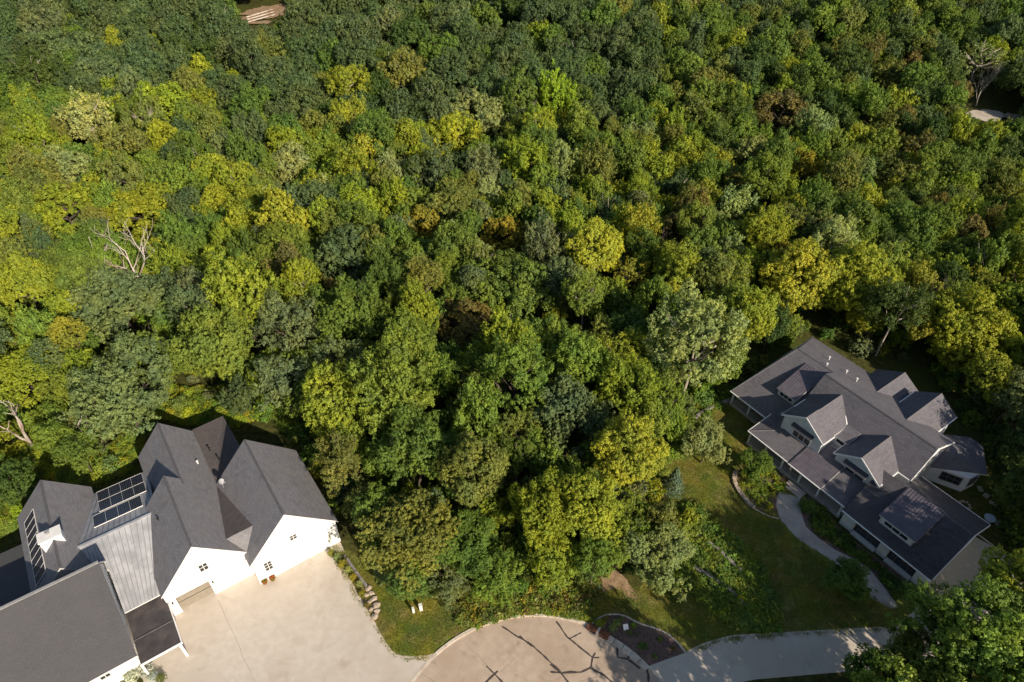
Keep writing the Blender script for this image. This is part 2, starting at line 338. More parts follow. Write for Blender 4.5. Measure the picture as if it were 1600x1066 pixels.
# tar-sealed cracks and saw joints
def strip(mb, pts, w, z, seed=0, jag=0.35):
    rr = random.Random(seed); P = wobble(pts, 0.35, 0.1, seed, closed=False)
    L, R = [], []
    w *= .8
    for i, p in enumerate(P):
        d = (P[min(i + 1, len(P) - 1)] - P[max(i - 1, 0)]).normalized(); n_ = Vector((-d.y, d.x, 0))
        ww = w * (1 + jag * (rr.random() * 2 - 1)); L.append(p + n_ * ww); R.append(p - n_ * ww)
    for i in range(len(P) - 1):
        mb.face([(q.x, q.y, z) for q in (R[i], R[i + 1], L[i + 1], L[i])])
z6 = lambda l: PX([(560 + x / 4.706, 860 + y / 4.706) for x, y in l])
z7 = lambda l: PX([(860 + x / 5, 880 + y / 5) for x, y in l])
cr = MB(); q = 0.0245
for i, (pts, w) in enumerate([
    (z6([(1055, 560), (1180, 640), (1270, 690), (1370, 780), (1490, 900), (1600, 1040)]), .12), (z6([(1180, 630), (1280, 705)]), .16),
    (z6([(1490, 905), (1560, 890), (1600, 897)]), .13), (z6([(940, 850), (1000, 905), (1090, 1010)]), .13), (z6([(1025, 890), (900, 1010)]), .13),
    (z7([(45, 455), (130, 580), (330, 740), (315, 820), (240, 850), (100, 857), (0, 850)]), .13), (z7([(150, 590), (240, 545)]), .11),
    (z7([(330, 740), (352, 700)]), .12), (z7([(335, 738), (382, 738)]), .12), (z7([(315, 820), (400, 865), (480, 930), (540, 990)]), .13),
    (z7([(0, 790), (90, 870), (160, 960)]), .13), (z7([(522, 660), (525, 735), (600, 747), (700, 825)]), .15), (z7([(600, 747), (628, 712)]), .15),
    (z7([(745, 815), (765, 870), (765, 960)]), .15)]):
    strip(cr, pts, w, q, i + 1); q += 0.0005
tag(cr.build('crack_sealant', M['tar'], fix=False), kind='structure')
jn = MB(); q = 0.0325
for i, (a, b) in enumerate([((341, 938), (397, 1063)), ((397, 1063), (420, 1120))]):
    strip(jn, PX([a, b]), .03, q, i + 20, 0.2); q += .0005
q = 0.0235
for i, (a, b) in enumerate([((725, 1003), (762, 1040)), ((812, 1020), (782, 1050)), ((655, 1051), (680, 1066)), ((905, 1066), (1008, 1036)), ((937, 1018), (948, 995)), ((842, 964), (846, 975))]):
    strip(jn, PX([a, b]), .035, q, i + 30, 0.4); q += .0003
tag(jn.build('saw_joint', M['joint'], fix=False), kind='structure')

# ------------------------------------------------------------------ houses
def slab(mb, poly, th=0.2, m=0, mt=1):
    """a sloping roof plane, shingles on top (material m), trim on edge and underside (mt)"""
    a = [Vector(p) for p in poly]
    nrm = Vector((0, 0, 0))
    for i in range(1, len(a) - 1): nrm += (a[i] - a[0]).cross(a[i + 1] - a[0])
    if nrm.z < 0: a.reverse(); nrm = -nrm
    nrm.normalize()
    hx = Vector((-nrm.y, nrm.x, 0)); hx = hx.normalized() if hx.length > 1e-3 else Vector((1, 0, 0)); sy = nrm.cross(hx)
    b = [p - Vector((0, 0, th)) for p in a]
    mb.face(a, m, uv=[(p.dot(hx), p.dot(sy)) for p in a]); mb.face(b[::-1], mt)
    for i in range(len(a)):
        j = (i + 1) % len(a); mb.face([a[j], a[i], b[i], b[j]], mt)
class House:
    def __init__(s, name, u0, v0, **t):
        s.o = Vector((u0, v0, 0)); s.root = empty(name, uvw(u0, v0), AX); tag(s.root, **t)
    def L(s, p): return Vector(p) - s.o
    def slope(s, poly, m='roof_grey', trim='trim', th=0.2, name='roof_slope', parent=None):
        mb = MB(); slab(mb, [s.L(p) for p in poly], th)
        return mb.build(name, [M[m], M[trim]], parent or s.root, fix=False)
    def cap(s, a, b, w=0.16):
        a, b = s.L(a), s.L(b); d = (b - a).normalized(); n = Vector((-d.y, d.x, 0)).normalized() * w
        mb = MB(); up = Vector((0, 0, 0.06))
        for sgn in (-1, 1):
            mb.prism([a + up, b + up, b + n * sgn - up * 1.6, a + n * sgn - up * 1.6], (0, 0, 0.04))
        mb.build('ridge_cap', M['cap'], s.root)
    def prism(s, poly, vec, m='white', name='wall'):
        mb = MB(); mb.prism([s.L(p) for p in poly], vec); return mb.build(name, M[m], s.root)
    def box(s, a, b, m='white', name='wall', parent=None):
        mb = MB(); mb.box(s.L(a), s.L(b)); return mb.build(name, M[m], parent or s.root)
    def window(s, c, right, w, h, nx=2, ny=2, fm='trim', name='window', fw=0.09, out=None):
        """c centre on the wall face; right unit vector in uv; frame and bars stand proud, the pane sits back"""
        c = s.L(c); r = Vector(right).normalized(); up = Vector((0, 0, 1)); n = r.cross(up) * 1.0
        if out is not None and n.dot(Vector(out)) < 0: n = -n
        mb = MB(); t = 0.05
        for sg in (-1, 1):
            mb.obox(c + r * sg * (w / 2 + fw / 2) + n * t, r * fw / 2, n * t, up * (h / 2 + fw))
            mb.obox(c + up * sg * (h / 2 + fw / 2) + n * t, r * w / 2, n * t, up * fw / 2)
        for i in range(1, nx): mb.obox(c + r * (w * (i / nx - .5)) + n * .03, r * .035, n * .025, up * h / 2)
        for i in range(1, ny): mb.obox(c + up * (h * (i / ny - .5)) + n * .027, r * w / 2, n * .02, up * .035)
        o = mb.build(name, M[fm], s.root)
        g = MB(); g.obox(c + n * .006, r * w / 2 * .995, n * .006, up * h / 2 * .995); g.build('pane', M['glass'], o)
        return o
    def gutter(s, *pts, w=.07):
        mb = MB()
        for a, b in zip(pts, pts[1:]):
            a, b = s.L(a), s.L(b); d = (b - a).normalized(); n = Vector((-d.y, d.x, 0)).normalized()
            mb.obox((a + b) / 2 + Vector((0, 0, -.05)), (b - a) / 2, n * w, Vector((0, 0, .07)))
        return mb.build('gutter', M['white'], s.root)
    def seams(s, a, b, c, d, step=0.45, m='seam_shade', name='standing_seam', parent=None):
        """ribs running from edge a-b to edge d-c"""
        a, b, c, d = [s.L(p) for p in (a, b, c, d)]; L = (b - a).length; n = int(L / step); mb = MB()
        w = (b - a).normalized() * .03
        for i in range(n + 1):
            t = (i + .3) / (n + .6); p, q = a.lerp(b, t), d.lerp(c, t)
            mb.prism([p - w, p + w, q + w, q - w], (0, 0, 0.035 if m == 'metal_dark' else 0.08))
        return mb.build(name, M[m], parent or s.root)

# ---- white house with solar panels
HL = House('white_house', -5, 66, label='white gabled farmhouse with grey roofs and solar panels beside the pale driveway', cat='house')
rt, wl = (1, 0, 0), 'white'
# wing 1
HL.slope([(-10.91, 59.45, 5), (-5.38, 59.38, 11.4), (-5.38, 72.3, 11.4), (-10.91, 72.38, 5)])
HL.slope([(-5.38, 59.38, 11.39), (-0.17, 59.44, 5.37), (-0.17, 72.38, 5.37), (-5.38, 72.3, 11.39)])
HL.cap((-5.38, 59.43, 11.4), (-5.38, 72.21, 11.4))
# wing 2
HL.slope([(5.38, 57.41, 11.4), (-0.62, 57.47, 4.89), (-0.62, 59.44, 4.89), (-0.17, 59.44, 5.38), (-0.17, 72.48, 5.38), (5.38, 72.4, 11.4)])
HL.slope([(5.38, 57.41, 11.39), (11.46, 57.47, 4.81), (11.46, 72.48, 4.81), (5.38, 72.4, 11.39)])
HL.cap((5.38, 57.46, 11.4), (5.38, 72.3, 11.4))
# wing 3 behind
HL.slope([(-3.75, 72.33, 9.5), (-8.1, 72.39, 4.66), (-8.1, 84.63, 4.66), (-3.75, 84.56, 9.5)])
HL.slope([(-3.75, 72.33, 9.49), (-3.75, 84.57, 9.49), (0.05, 84.63, 5.12), (0.05, 72.38, 5.12)])
HL.cap((-3.75, 71.24, 9.52), (-3.75, 84.47, 9.5))
# low corner roof and the cricket between the wings; back-facing dimness painted in
HL.slope([(-0.02, 84.92, 5.22), (4.69, 85.12, 5.24), (-0.1, 72.48, 5.3)], 'roof_dim_back', 'trim'); HL.slope([(4.69, 85.12, 5.24), (4.94, 72.46, 6.5), (-0.1, 72.48, 5.3)], 'roof_dim_back', 'trim')
HL.slope([(-1.7, 61.4, 7.25), (1.75, 61.2, 7.52), (-0.17, 72.08, 5.45)], 'roof_dim_back', 'roof_dim_back', .05)
HL.slope([(-1.7, 61.39, 7.25), (1.75, 61.19, 7.52), (-0.17, 59.39, 5.45)], 'roof_grey', 'roof_dim_back', .05)
# link with metal roof
HL.slope([(-18.8, 70.56, 7.6), (-7.92, 70.56, 7.6), (-7.67, 81.68, 4.3), (-15.05, 81.68, 4.3), (-18.81, 73.24, 6.8)], 'metal', 'trim', .15)
HL.slope([(-15.15, 60.59, 4.22), (-10.79, 60.59, 4.22), (-7.92, 70.55, 7.59), (-15.14, 70.55, 7.59)], 'metal', 'trim', .15)
HL.slope([(-18.81, 66.32, 6.15), (-15.15, 66.32, 6.15), (-15.15, 70.54, 7.58), (-18.8, 70.54, 7.58)], 'metal', 'trim', .15)
HL.seams((-14.95, 60.64, 4.23), (-10.89, 60.64, 4.23), (-8.21, 70.46, 7.57), (-14.94, 70.46, 7.57), .42)
HL.seams((-15.05, 81.58, 4.33), (-7.92, 81.58, 4.33), (-8.12, 70.66, 7.58), (-18.31, 70.66, 7.58), .5)
HL.seams((-18.61, 66.42, 6.18), (-15.24, 66.42, 6.18), (-15.24, 70.46, 7.57), (-18.61, 70.46, 7.57), .42)
mb = MB(); mb.box(HL.L((-18.01, 70.38, 7.6)), HL.L((-8.41, 70.74, 7.7))); mb.build('ridge_cap', M['metal'], HL.root)
# long wing on the left
HL.slope([(-41.58, 54.21, 4.3), (-15.1, 54.21, 4.3), (-15.09, 64.5, 10.3), (-41.55, 64.5, 10.3)], 'roof_long')
HL.slope([(-41.55, 64.51, 10.3), (-15.09, 64.51, 10.3), (-15.1, 68.9, 4.9), (-41.58, 68.9, 4.9)], 'roof_dark')
HL.slope([(-41.58, 68.91, 4.88), (-19.3, 68.91, 4.88), (-23.27, 79.0, 3.7), (-41.58, 79.0, 3.7)], 'roof_long')
mb = MB()
mb.box(HL.L((-41.55, 64.35, 10.3)), HL.L((-15.14, 64.7, 10.42))); mb.build('ridge_cap', M['trim_grey'], HL.root)
# far-left gable with solar strip and chimney
HL.slope([(-19.19, 66.78, 9.7), (-23.96, 66.83, 4.8), (-23.96, 82.76, 4.8), (-19.19, 82.71, 9.7)])
HL.slope([(-19.19, 66.78, 9.69), (-14.75, 66.83, 4.7), (-14.75, 82.77, 4.7), (-19.19, 82.71, 9.69)])
HL.cap((-19.19, 66.88, 9.7), (-19.19, 82.61, 9.7))
# flat dark porch roof
HL.slope([(-15.2, 53.6, 3.2), (-10.65, 53.6, 3.2), (-10.65, 61.5, 3.36), (-15.2, 61.5, 3.36)], 'membrane', 'white', .3, 'porch_roof')
HL.box((-15.15, 56.9, 3.28), (-10.7, 57.0, 3.36), 'cap', 'roof_seam'); HL.box((-15.25, 53.5, 3.0), (-10.6, 53.62, 3.3), 'white', 'fascia')
HL.box((-10.62, 53.5, 3.0), (-10.5, 59.4, 3.3), 'white', 'fascia')
HL.box((-11.0, 53.55, 0), (-10.72, 53.85, 3.0), 'white', 'post'); HL.box((-15.3, 53.55, 0), (-15.05, 53.85, 3.0), 'white', 'post')
# bodies and front walls
def gable_body(H, u0, u1, v0, v1, ze, ur, zr, m='white'):
    H.prism([(u0, v0, 0), (u1, v0, 0), (u1, v0, ze[1]), (ur, v0, zr), (u0, v0, ze[0])], (0, v1 - v0, 0), m)
HLW = 59.72
gable_body(HL, -10.65, -.2, 60.3, 72.1, (5.1, 5.1), -5.38, 11.1)
# wing 1 front: piers either side of the door, gable above
HL.prism([(-10.75, HLW, 0), (-9.72, HLW, 0), (-9.72, HLW, 3.3), (-10.75, HLW, 5.05)], (0, .55, 0))
HL.prism([(-5.6, HLW, 0), (-.2, HLW, 0), (-.2, HLW, 3.3), (-5.6, HLW, 3.3)], (0, .55, 0))
HL.prism([(-10.75, HLW, 5.05), (-9.72, HLW, 3.3), (-.2, HLW, 3.3), (-.2, HLW, 5.2), (-5.38, HLW, 11.1)], (0, .55, 0))
dr = empty('garage_door', (0, 0, 0), 0, HL.root)
HL.box((-9.7, 60.2, 0), (-5.62, 60.24, 3.3), 'black', 'door_back', dr)
for i in range(4):
    HL.box((-9.7, 60.1, .03 + i * .82), (-5.62, 60.18, .03 + i * .82 + (.66 if i == 1 else .79)), 'door', 'panel', dr)
HL.window((-5.32, HLW, 6.4), rt, .95, 1.35, 2, 2, 'trim', out=(0, -1, 0))
H2W = 57.72
gable_body(HL, .0, 11.15, H2W, 72.2, (4.9, 4.9), 5.38, 11.1)
HL.prism([(-.3, H2W, 0), (0, H2W, 0), (0, H2W, 4.95), (-.3, H2W, 4.7)], (0, 2.0, 0))
HL.window((5.5, H2W, 6.0), rt, .85, .95, 2, 2, 'trim', out=(0, -1, 0))
HL.window((1.45, H2W, 2.95), rt, .9, 1.75, 2, 3, 'trim', out=(0, -1, 0))
gable_body(HL, -7.8, -.0, 72.3, 84.2, (4.55, 4.9), -3.75, 9.15)
HL.box((0.0, 72.25, 0), (4.5, 84.7, 4.9)); HL.prism([(4.2, 72.3, 4.9), (4.2, 84.0, 4.9), (4.2, 72.3, 6.1)], (.4, 0, 0))
HL.box((-15.1, 61.3, 0), (-8, 81.2, 4.1)); HL.prism([(-10.6, 61.4, 4.1), (-10.6, 81.1, 4.1), (-10.6, 70.6, 7.35)], (2.4, 0, 0))
HL.prism([(-15.45, 55.1, 0), (-15.45, 55.1, 4.55), (-15.45, 64.5, 10.05), (-15.45, 68.6, 4.75), (-15.45, 77.6, 3.6), (-15.45, 77.6, 0)], (-.3, 0, 0))
HL.box((-41.5, 55.1, 0), (-15.76, 77.6, 3.5)); HL.prism([(-41.5, 55.3, 3.5), (-41.5, 55.6, 4.3), (-41.5, 64.5, 9.95), (-41.5, 68.5, 4.6), (-41.5, 68.5, 3.5)], (25.7, 0, 0))
bt = MB()                                    # board and batten on the long wing's gable end
for i in range(24):
    v = 55.4 + i * .57; zt = 4.4 + (v - 55.1) * .572 if v < 64.5 else 9.8 - (v - 64.5) * 1.12
    bt.box(HL.L((-15.45, v, .1)), HL.L((-15.4, v + .07, max(zt, 3))))
bt.build('batten', M['white'], HL.root)
gable_body(HL, -23.7, -15.0, 67.5, 82.4, (4.7, 4.5), -19.2, 9.35)
HL.window((-19.0, 55.1, 2.75), rt, 1.0, 1.2, 2, 2, 'trim', out=(0, -1, 0)); HL.window((-26, 55.1, 2.4), rt, 1.4, 1.6, 3, 2, 'trim', out=(0, -1, 0))
HL.window((-12.9, 61.29, 1.9), rt, 1.6, 1.7, 3, 2, 'trim', out=(0, -1, 0))
for u_, v_, z_ in ((-10.2, HLW, 2.6), (-5.2, HLW, 2.6)):
    mb = MB(); mb.box(HL.L((u_ - .08, v_ - .2, z_)), HL.L((u_ + .08, v_ - .0, z_ + .35))); mb.build('wall_lamp', M['black'], HL.root)
mb = MB(); mb.tube([HL.L((-.46, 59.8, 3.5)), HL.L((-.46, 59.75, .1))], [.05, .05], 6); mb.build('downpipe', M['white'], HL.root)
# chimney
ch = HL.box((-20.65, 71.5, 7.6), (-18.2, 73.0, 10.1), 'white', 'chimney')
HL.box((-20.75, 71.4, 10.1), (-18.1, 73.1, 10.22), 'trim', 'chimney_cap', ch)
mb = MB(); c_ = HL.L((-19.5, 72.4, 10.22)); mb.tube([c_, c_ + Vector((0, 0, .35)), c_ + Vector((0, 0, .36)), c_ + Vector((0, 0, .45))], [.17, .17, .28, .28], 12); mb.build('flue', M['trim_grey'], ch)
# solar arrays
def panels(H, name, o, du, dv, nu, nv, gap=.025, labelled=None):
    """o corner, du/dv full panel vectors"""
    o, du, dv = H.L(o), Vector(du), Vector(dv); n = du.cross(dv).normalized()
    if n.z < 0: n = -n
    fr = MB(); eu, ev = du.normalized(), dv.normalized()
    for j in range(nv + 1): fr.obox(o + dv * j + du * nu / 2 + n * .12, du * nu / 2, ev * .02, n * .05)
    for i in range(nu + 1): fr.obox(o + du * i + dv * nv / 2 + n * .118, dv * nv / 2, eu * .02, n * .05)
    root = fr.build(name, M['trim'], H.root)
    for j in range(nv):
        for i in range(nu):
            a = o + du * i + dv * j + n * .1; mb = MB(); g = gap
            pts = [a + eu * g + ev * g, a + du - eu * g + ev * g, a + du + dv - eu * g - ev * g, a + dv + eu * g - ev * g]
            mb.prism(pts, n * .045); 
            mb.uv = {fi: [((Vector(mb.v[k]) - a).dot(eu), (Vector(mb.v[k]) - a).dot(ev)) for k in mb.f[fi]] for fi in range(len(mb.f))}
            mb.build('solar_panel', M['pv'], root, fix=False)
s_ = 3.3 / 11.2
panels(HL, 'solar_array', (-14.35, 76.2, 7.62 - s_ * 5.65), (1.49, 0, 0), (0, 2.58, -2.58 * s_), 4, 2)
panels(HL, 'solar_array', (-15.25, 73.05, 7.62 - s_ * 2.5), (1.5, 0, 0), (0, 2.8, -2.8 * s_), 4, 1)
panels(HL, 'solar_array', (-22.8, 69.05, 9.7 - 1.027 * 3.61), (1.76, 0, 1.76 * 1.027), (0, 1.37, 0), 1, 8)
for u_, v_, z_, m_ in ((-1.15, 76.6, 6.6, 'white'), (-7.95, 68.2, 8.45, 'black'), (1.0, 79.0, 5.7, 'black'), (1.6, 76.0, 5.95, 'black')):
    mb = MB(); c_ = HL.L((u_, v_, z_ - .25)); mb.tube([c_, c_ + Vector((0, 0, .6)), c_ + Vector((0, 0, .61)), c_ + Vector((0, 0, .72))], [.09, .09, .16, .16], 8); mb.build('vent_pipe', M[m_], HL.root)

# ---- dark-roofed house on the right
HR = House('dark_roofed_house', 80, 25, label='large pale house with charcoal shingle roofs and dormers beside the lawn', cat='house')
C, ow = 'roof_char', 'offwhite'
bz = lambda u: 10.1 - .45 * (u - 83.9)
HR.slope([(80.0, 16.9, 5.9), (83.9, 16.9, 10.1), (83.9, 35.2, 10.1), (80.0, 35.2, 5.9)], C)
HR.slope([(83.9, 16.9, 10.09), (90.3, 16.9, bz(90.3)), (90.3, 24.5, bz(90.3)), (96.5, 24.5, bz(96.5)), (96.5, 44.9, bz(96.5)), (86.5, 42, bz(86.5)), (86.5, 35.2, bz(86.5)), (83.9, 35.2, 10.09)], C)
HR.slope([(86.49, 35.2, 8.93), (86.49, 42, 8.93), (75.5, 44.9, 3.1), (75.5, 37.45, 3.1), (80.0, 35.2, 5.487)], C)
HR.slope([(86.5, 42.01, 8.92), (75.5, 44.93, 3.08), (96.5, 44.93, 4.4)], C)
HR.cap((83.9, 17, 10.1), (83.9, 35.1, 10.1)); HR.cap((86.5, 35.2, 8.95), (86.5, 42, 8.95), .12); HR.cap((86.5, 42, 8.93), (75.7, 44.85, 3.2), .1)
# rear cross gables
def cross(H, v, z, u0, u1, hv, dz, m=C, trim='trim', cap=True, hz=None):
    H.slope([(u0, v, z), (u1, v, z), (u1, v + hv, z - dz), (u0, v + hv, z - dz)], m, trim)
    H.slope([(u0, v, z - .01), (u1, v, z - .01), (u1, v - hv, z - dz), (u0, v - hv, z - dz)], m, trim)
    if cap: H.cap((u0 + .05, v, z), (u1 - .05, v, z), .14)
cross(HR, 29.4, 7.15, 90.0, 98.1, 4.1, 2.45); cross(HR, 22.9, 8.8, 86.8, 96.3, 3.35, 2.3)
def cross_body(H, u0, u1, v, hv, z0, ze, zr, m=ow):
    H.prism([(u0, v - hv, z0), (u0, v + hv, z0), (u0, v + hv, ze), (u0, v, zr), (u0, v - hv, ze)], (u1 - u0, 0, 0), m)
cross_body(HR, 91, 97.8, 29.4, 3.8, 0, 4.6, 6.85); cross_body(HR, 88.5, 96.0, 22.9, 3.05, 0, 6.45, 8.5)
# front gables
HR.slope([(77.2, 31.3, 9.2), (83.2, 31.3, 9.2), (80.5, 34.95, 6.7), (77.2, 34.95, 6.7)], C)
HR.slope([(77.2, 31.3, 9.19), (83.2, 31.3, 9.19), (80.5, 27.8, 6.78), (77.2, 27.8, 6.78)], C)
cross(HR, 31.3, 9.45, 74.5, 77.2, 3.67, 2.5, cap=False); HR.cap((77.2, 31.3, 9.2), (83.0, 31.3, 9.2), .12); HR.cap((74.55, 31.3, 9.45), (77.15, 31.3, 9.45), .12)
HR.slope([(75.4, 22.45, 8.5), (82.45, 22.45, 8.5), (80.1, 26.1, 6.0), (75.4, 26.1, 6.0)], C)
HR.slope([(75.4, 22.45, 8.49), (82.45, 22.45, 8.49), (80.1, 18.8, 6.0), (75.4, 18.8, 6.0)], C)
HR.cap((75.45, 22.45, 8.5), (82.3, 22.45, 8.5), .12)
cross_body(HR, 74.9, 81.5, 31.3, 3.35, 0, 6.85, 9.12); cross_body(HR, 75.8, 81.5, 22.45, 3.35, 0, 5.95, 8.2)
fy = (0, 1, 0); fo = (-1, 0, 0)
def hood(H, u, v0, v1, z):                    # dark metal window hood
    mb = MB(); slab(mb, [H.L(p) for p in ((u - .85, v0, z - .42), (u - .85, v1, z - .42), (u, v1, z), (u, v0, z))], .06); mb.build('window_hood', [M['hood'], M['trim']], H.root, fix=False)
HR.window((74.9, 31.1, 5.0), fy, 2.9, 1.35, 3, 1, 'white', out=fo); hood(HR, 74.9, 29.3, 33.0, 6.75)
HR.window((75.8, 22.5, 4.75), fy, 2.9, 1.2, 2, 1, 'white', out=fo); hood(HR, 75.8, 20.7, 24.4, 6.15)
HR.box((78.2, 25.8, 4), (80.5, 28.0, 6.35), ow); HR.slope([(77.9, 25.75, 6.5), (77.9, 28.05, 6.5), (81.2, 28.05, 6.95), (81.2, 25.75, 6.95)], C, th=.12); HR.window((78.2, 26.85, 5.7), fy, 1.4, .7, 1, 1, out=fo)
# porch roofs
HR.slope([(71.15, 20.2, 3.0), (71.15, 24.0, 3.0), (76.5, 24.0, 4.6), (76.5, 20.2, 4.6)], C); HR.slope([(71.15, 29.75, 3.0), (71.15, 37.4, 3.0), (75.1, 33.6, 4.18), (76.5, 33.6, 4.6), (76.5, 29.75, 4.6)], C)
HR.slope([(71.15, 37.41, 3.0), (77.4, 37.41, 3.7), (77.4, 33.6, 4.7), (75.1, 33.6, 4.17)], C); HR.cap((71.3, 37.25, 3.06), (75.1, 33.6, 4.2), .1)
po = HR.slope([(70.95, 24.05, 3.1), (70.95, 29.7, 3.1), (77.2, 29.7, 5.0), (77.2, 24.05, 5.0)], 'metal_dark', 'trim', .15)
HR.seams((71, 24.1, 3.11), (71, 29.65, 3.11), (77.1, 29.65, 4.98), (77.1, 24.1, 4.98), .42, 'metal_dark', parent=po)
for v in (37.1, 34.0, 30.8, 27.6, 24.4, 20.6): HR.box((71.4, v - .13, .4), (71.66, v + .13, 2.85), 'trim', 'porch_post')
for v in (44.5, 41.1, 37.9): HR.box((75.85, v - .13, .4), (76.11, v + .13, 2.95), 'trim', 'porch_post')
HR.box((71.2, 20.3, 0), (76, 37.3, .4), 'path', 'porch_deck'); HR.box((75.7, 37.31, 0), (80, 44.8, .4), 'path', 'porch_deck')
for (a, b, ax) in ((37.95, 40.95, 'v'), (41.2, 44.4, 'v'), (27.75, 30.65, 'w'), (30.95, 33.85, 'w'), (34.15, 36.95, 'w')):
    u_ = 75.95 if ax == 'v' else 71.5; mb = MB()
    for z in (.55, 1.0, 1.35): mb.box(HR.L((u_, a, z)), HR.L((u_ + .06, b, z + .06)))
    for i in range(9): t = a + (b - a) * (i + .5) / 9; mb.box(HR.L((u_ + .015, t, .55)), HR.L((u_ + .045, t + .03, 1.35)))
    mb.build('railing', M['trim_grey'], HR.root)
HR.box((76, 20.3, 0), (83.9, 34.9, 4.3), ow); HR.box((76.5, 34.9, 0), (80, 37.3, 3.3), ow); HR.box((79.5, 35, 0), (95.8, 44.5, 3.9), ow); HR.box((83.9, 17.3, 0), (90, 35, 6.6), ow)
HR.prism([(80.3, 17.3, 0), (90.0, 17.3, 0), (90.0, 17.3, 7.1), (83.9, 17.3, 9.8), (80.3, 17.3, 5.9)], (0, 17.5, 0), 'white')
HR.prism([(83.9, 35.0, 3.9), (95.5, 35.0, 3.9), (95.5, 35, 4.4), (86.5, 35.0, 8.6), (81, 35, 5.6), (81, 35, 3.9)], (0, 6.5, 0), ow)
for v in (39.5, 42.5): HR.window((79.5, v, 1.9), fy, 1.6, 1.6, 2, 2, out=fo)
for v in (22.5, 31.0, 34.6): HR.window((76.0, v, 1.9), fy, 1.5, 1.6, 2, 2, out=fo)
mb = MB(); mb.box(HR.L((75.93, 26.3, .4)), HR.L((76.0, 27.6, 2.6))); mb.build('front_door', M['black'], HR.root)
# left dormer and garage dormer, standing-seam shed roofs
def dormer(H, u0, zf, u1, zt, v0, v1, zw):
    d_ = H.box((u0 + .25, v0 + .25, zw), (u0 + 3.2, v1 - .25, zf - .12), ow, 'dormer_wall')
    r_ = H.slope([(u0, v0, zf), (u0, v1, zf), (u1, v1, zt), (u1, v0, zt)], 'metal_dark', 'trim', .14, 'dormer_roof')
    H.seams((u0 + .05, v0 + .05, zf + .01), (u0 + .05, v1 - .05, zf + .01), (u1 - .05, v1 - .05, zt + .01), (u1 - .05, v0 + .05, zt + .01), .42, 'metal_dark', parent=r_)
    for s_, a in ((1, v0 + .25), (-1, v1 - .25)):
        H.prism([(u0 + .25, a, zw), (u0 + .25, a, zf - .15), (u1 - .3, a, zt - .2)], (0, .12 * s_, 0), ow, 'dormer_cheek')
    H.window((u0 + .25, (v0 + v1) / 2, (zw + zf) / 2 + .05), fy, (v1 - v0) * .62, min(.7, zf - zw - .45), 3, 1, out=fo)
dormer(HR, 79.0, 6.35, 85.4, 8.45, 35.75, 39.4, 4.9)
for g in ([(75.42, 37.5, 3.05), (75.42, 44.95, 3.05), (96.5, 45.02, 4.35)], [(71.07, 37.45, 2.95), (71.07, 29.78, 2.95)], [(70.87, 29.72, 3.05), (70.87, 24.05, 3.05)], [(71.07, 23.95, 2.95), (71.07, 20.2, 2.95)],
          [(71.1, 37.48, 2.95), (76.9, 37.48, 3.62)], [(79.93, 18.7, 5.85), (79.93, 17.0, 5.85)], [(74.5, 34.98, 6.9), (80.2, 35.0, 6.75)], [(74.45, 27.58, 6.9), (77.2, 27.58, 6.9)], [(75.4, 26.15, 5.97), (80, 26.15, 5.97)], [(75.35, 18.72, 5.95), (79.9, 18.72, 5.95)],
          [(70.33, 7.0, 2.95), (70.33, 20.1, 2.95)], [(84.97, 7.0, 2.98), (84.97, 17.0, 2.98)], [(86.9, 26.32, 6.45), (96.3, 26.32, 6.45)], [(90.4, 25.24, 4.65), (98.1, 25.24, 4.65)], [(86.9, 19.5, 6.45), (96.3, 19.5, 6.45)]): HR.gutter(*g)
for a, b, c in (((74.45, 34.98, 6.9), (74.45, 31.3, 9.38), (74.45, 27.6, 6.9)), ((75.35, 26.12, 5.95), (75.35, 22.45, 8.43), (75.35, 18.78, 5.95)), ((80.0, 16.85, 5.85), (83.9, 16.85, 10.05), (90.3, 16.85, 7.15)), ((70.4, 6.95, 2.95), (77.7, 6.95, 6.75), (84.9, 6.95, 2.95))):
    mb = MB()
    for p, q in ((a, b), (b, c)):
        p, q = HR.L(p), HR.L(q); d_ = (q - p).normalized(); nn = Vector((1, 0, 0)) if abs(d_.x) < .1 else Vector((0, 1, 0)); up_ = d_.cross(nn).normalized()
        mb.obox((p + q) / 2 - Vector((0, 0, .1)), (q - p) / 2, nn * .04, up_ * .13)
    mb.build('bargeboard', M['white'], HR.root)
# garage
gz = lambda u: 3 + (u - 70.4) * 3.8 / 7.3
HR.slope([(70.4, 7.0, 3.0), (70.4, 20.1, 3.0), (77.7, 20.1, 6.8), (77.7, 7.0, 6.8)], 'roof_garage_shade', 'trim'); HR.slope([(77.7, 7.0, 6.79), (77.7, 17.0, 6.79), (84.9, 17.0, 3.03), (84.9, 7.0, 3.03)], 'roof_garage_shade', 'trim')
HR.cap((77.7, 7.1, 6.8), (77.7, 17, 6.8), .14)
dormer(HR, 71.8, 5.35, 77.8, 6.95, 10.95, 16.2, 3.75)
GU = 70.7
HR.prism([(71.3, 7.4, 0), (84.5, 7.4, 0), (84.5, 7.4, 3.0), (77.7, 7.4, 6.5), (71.3, 7.4, 3.1)], (0, 9.8, 0), ow); HR.box((71.3, 17.2, 0), (80.2, 19.8, 3.1), ow)
for a, b in ((7.4, 8.9), (12.75, 14.1), (17.9, 19.8)): HR.box((GU, a, 0), (71.29, b, 2.95), ow)
for a, b in ((8.9, 12.75), (14.1, 17.9)):
    HR.box((GU, a, 2.45), (71.29, b, 2.95), ow)
    HR.box((GU - .3, a + .1, 0), (71.29, b - .1, .35), 'trim', 'bay_sill')
    HR.window((71.2, (a + b) / 2, 1.4), fy, b - a - .2, 1.95, 4, 2, 'cap', out=fo)
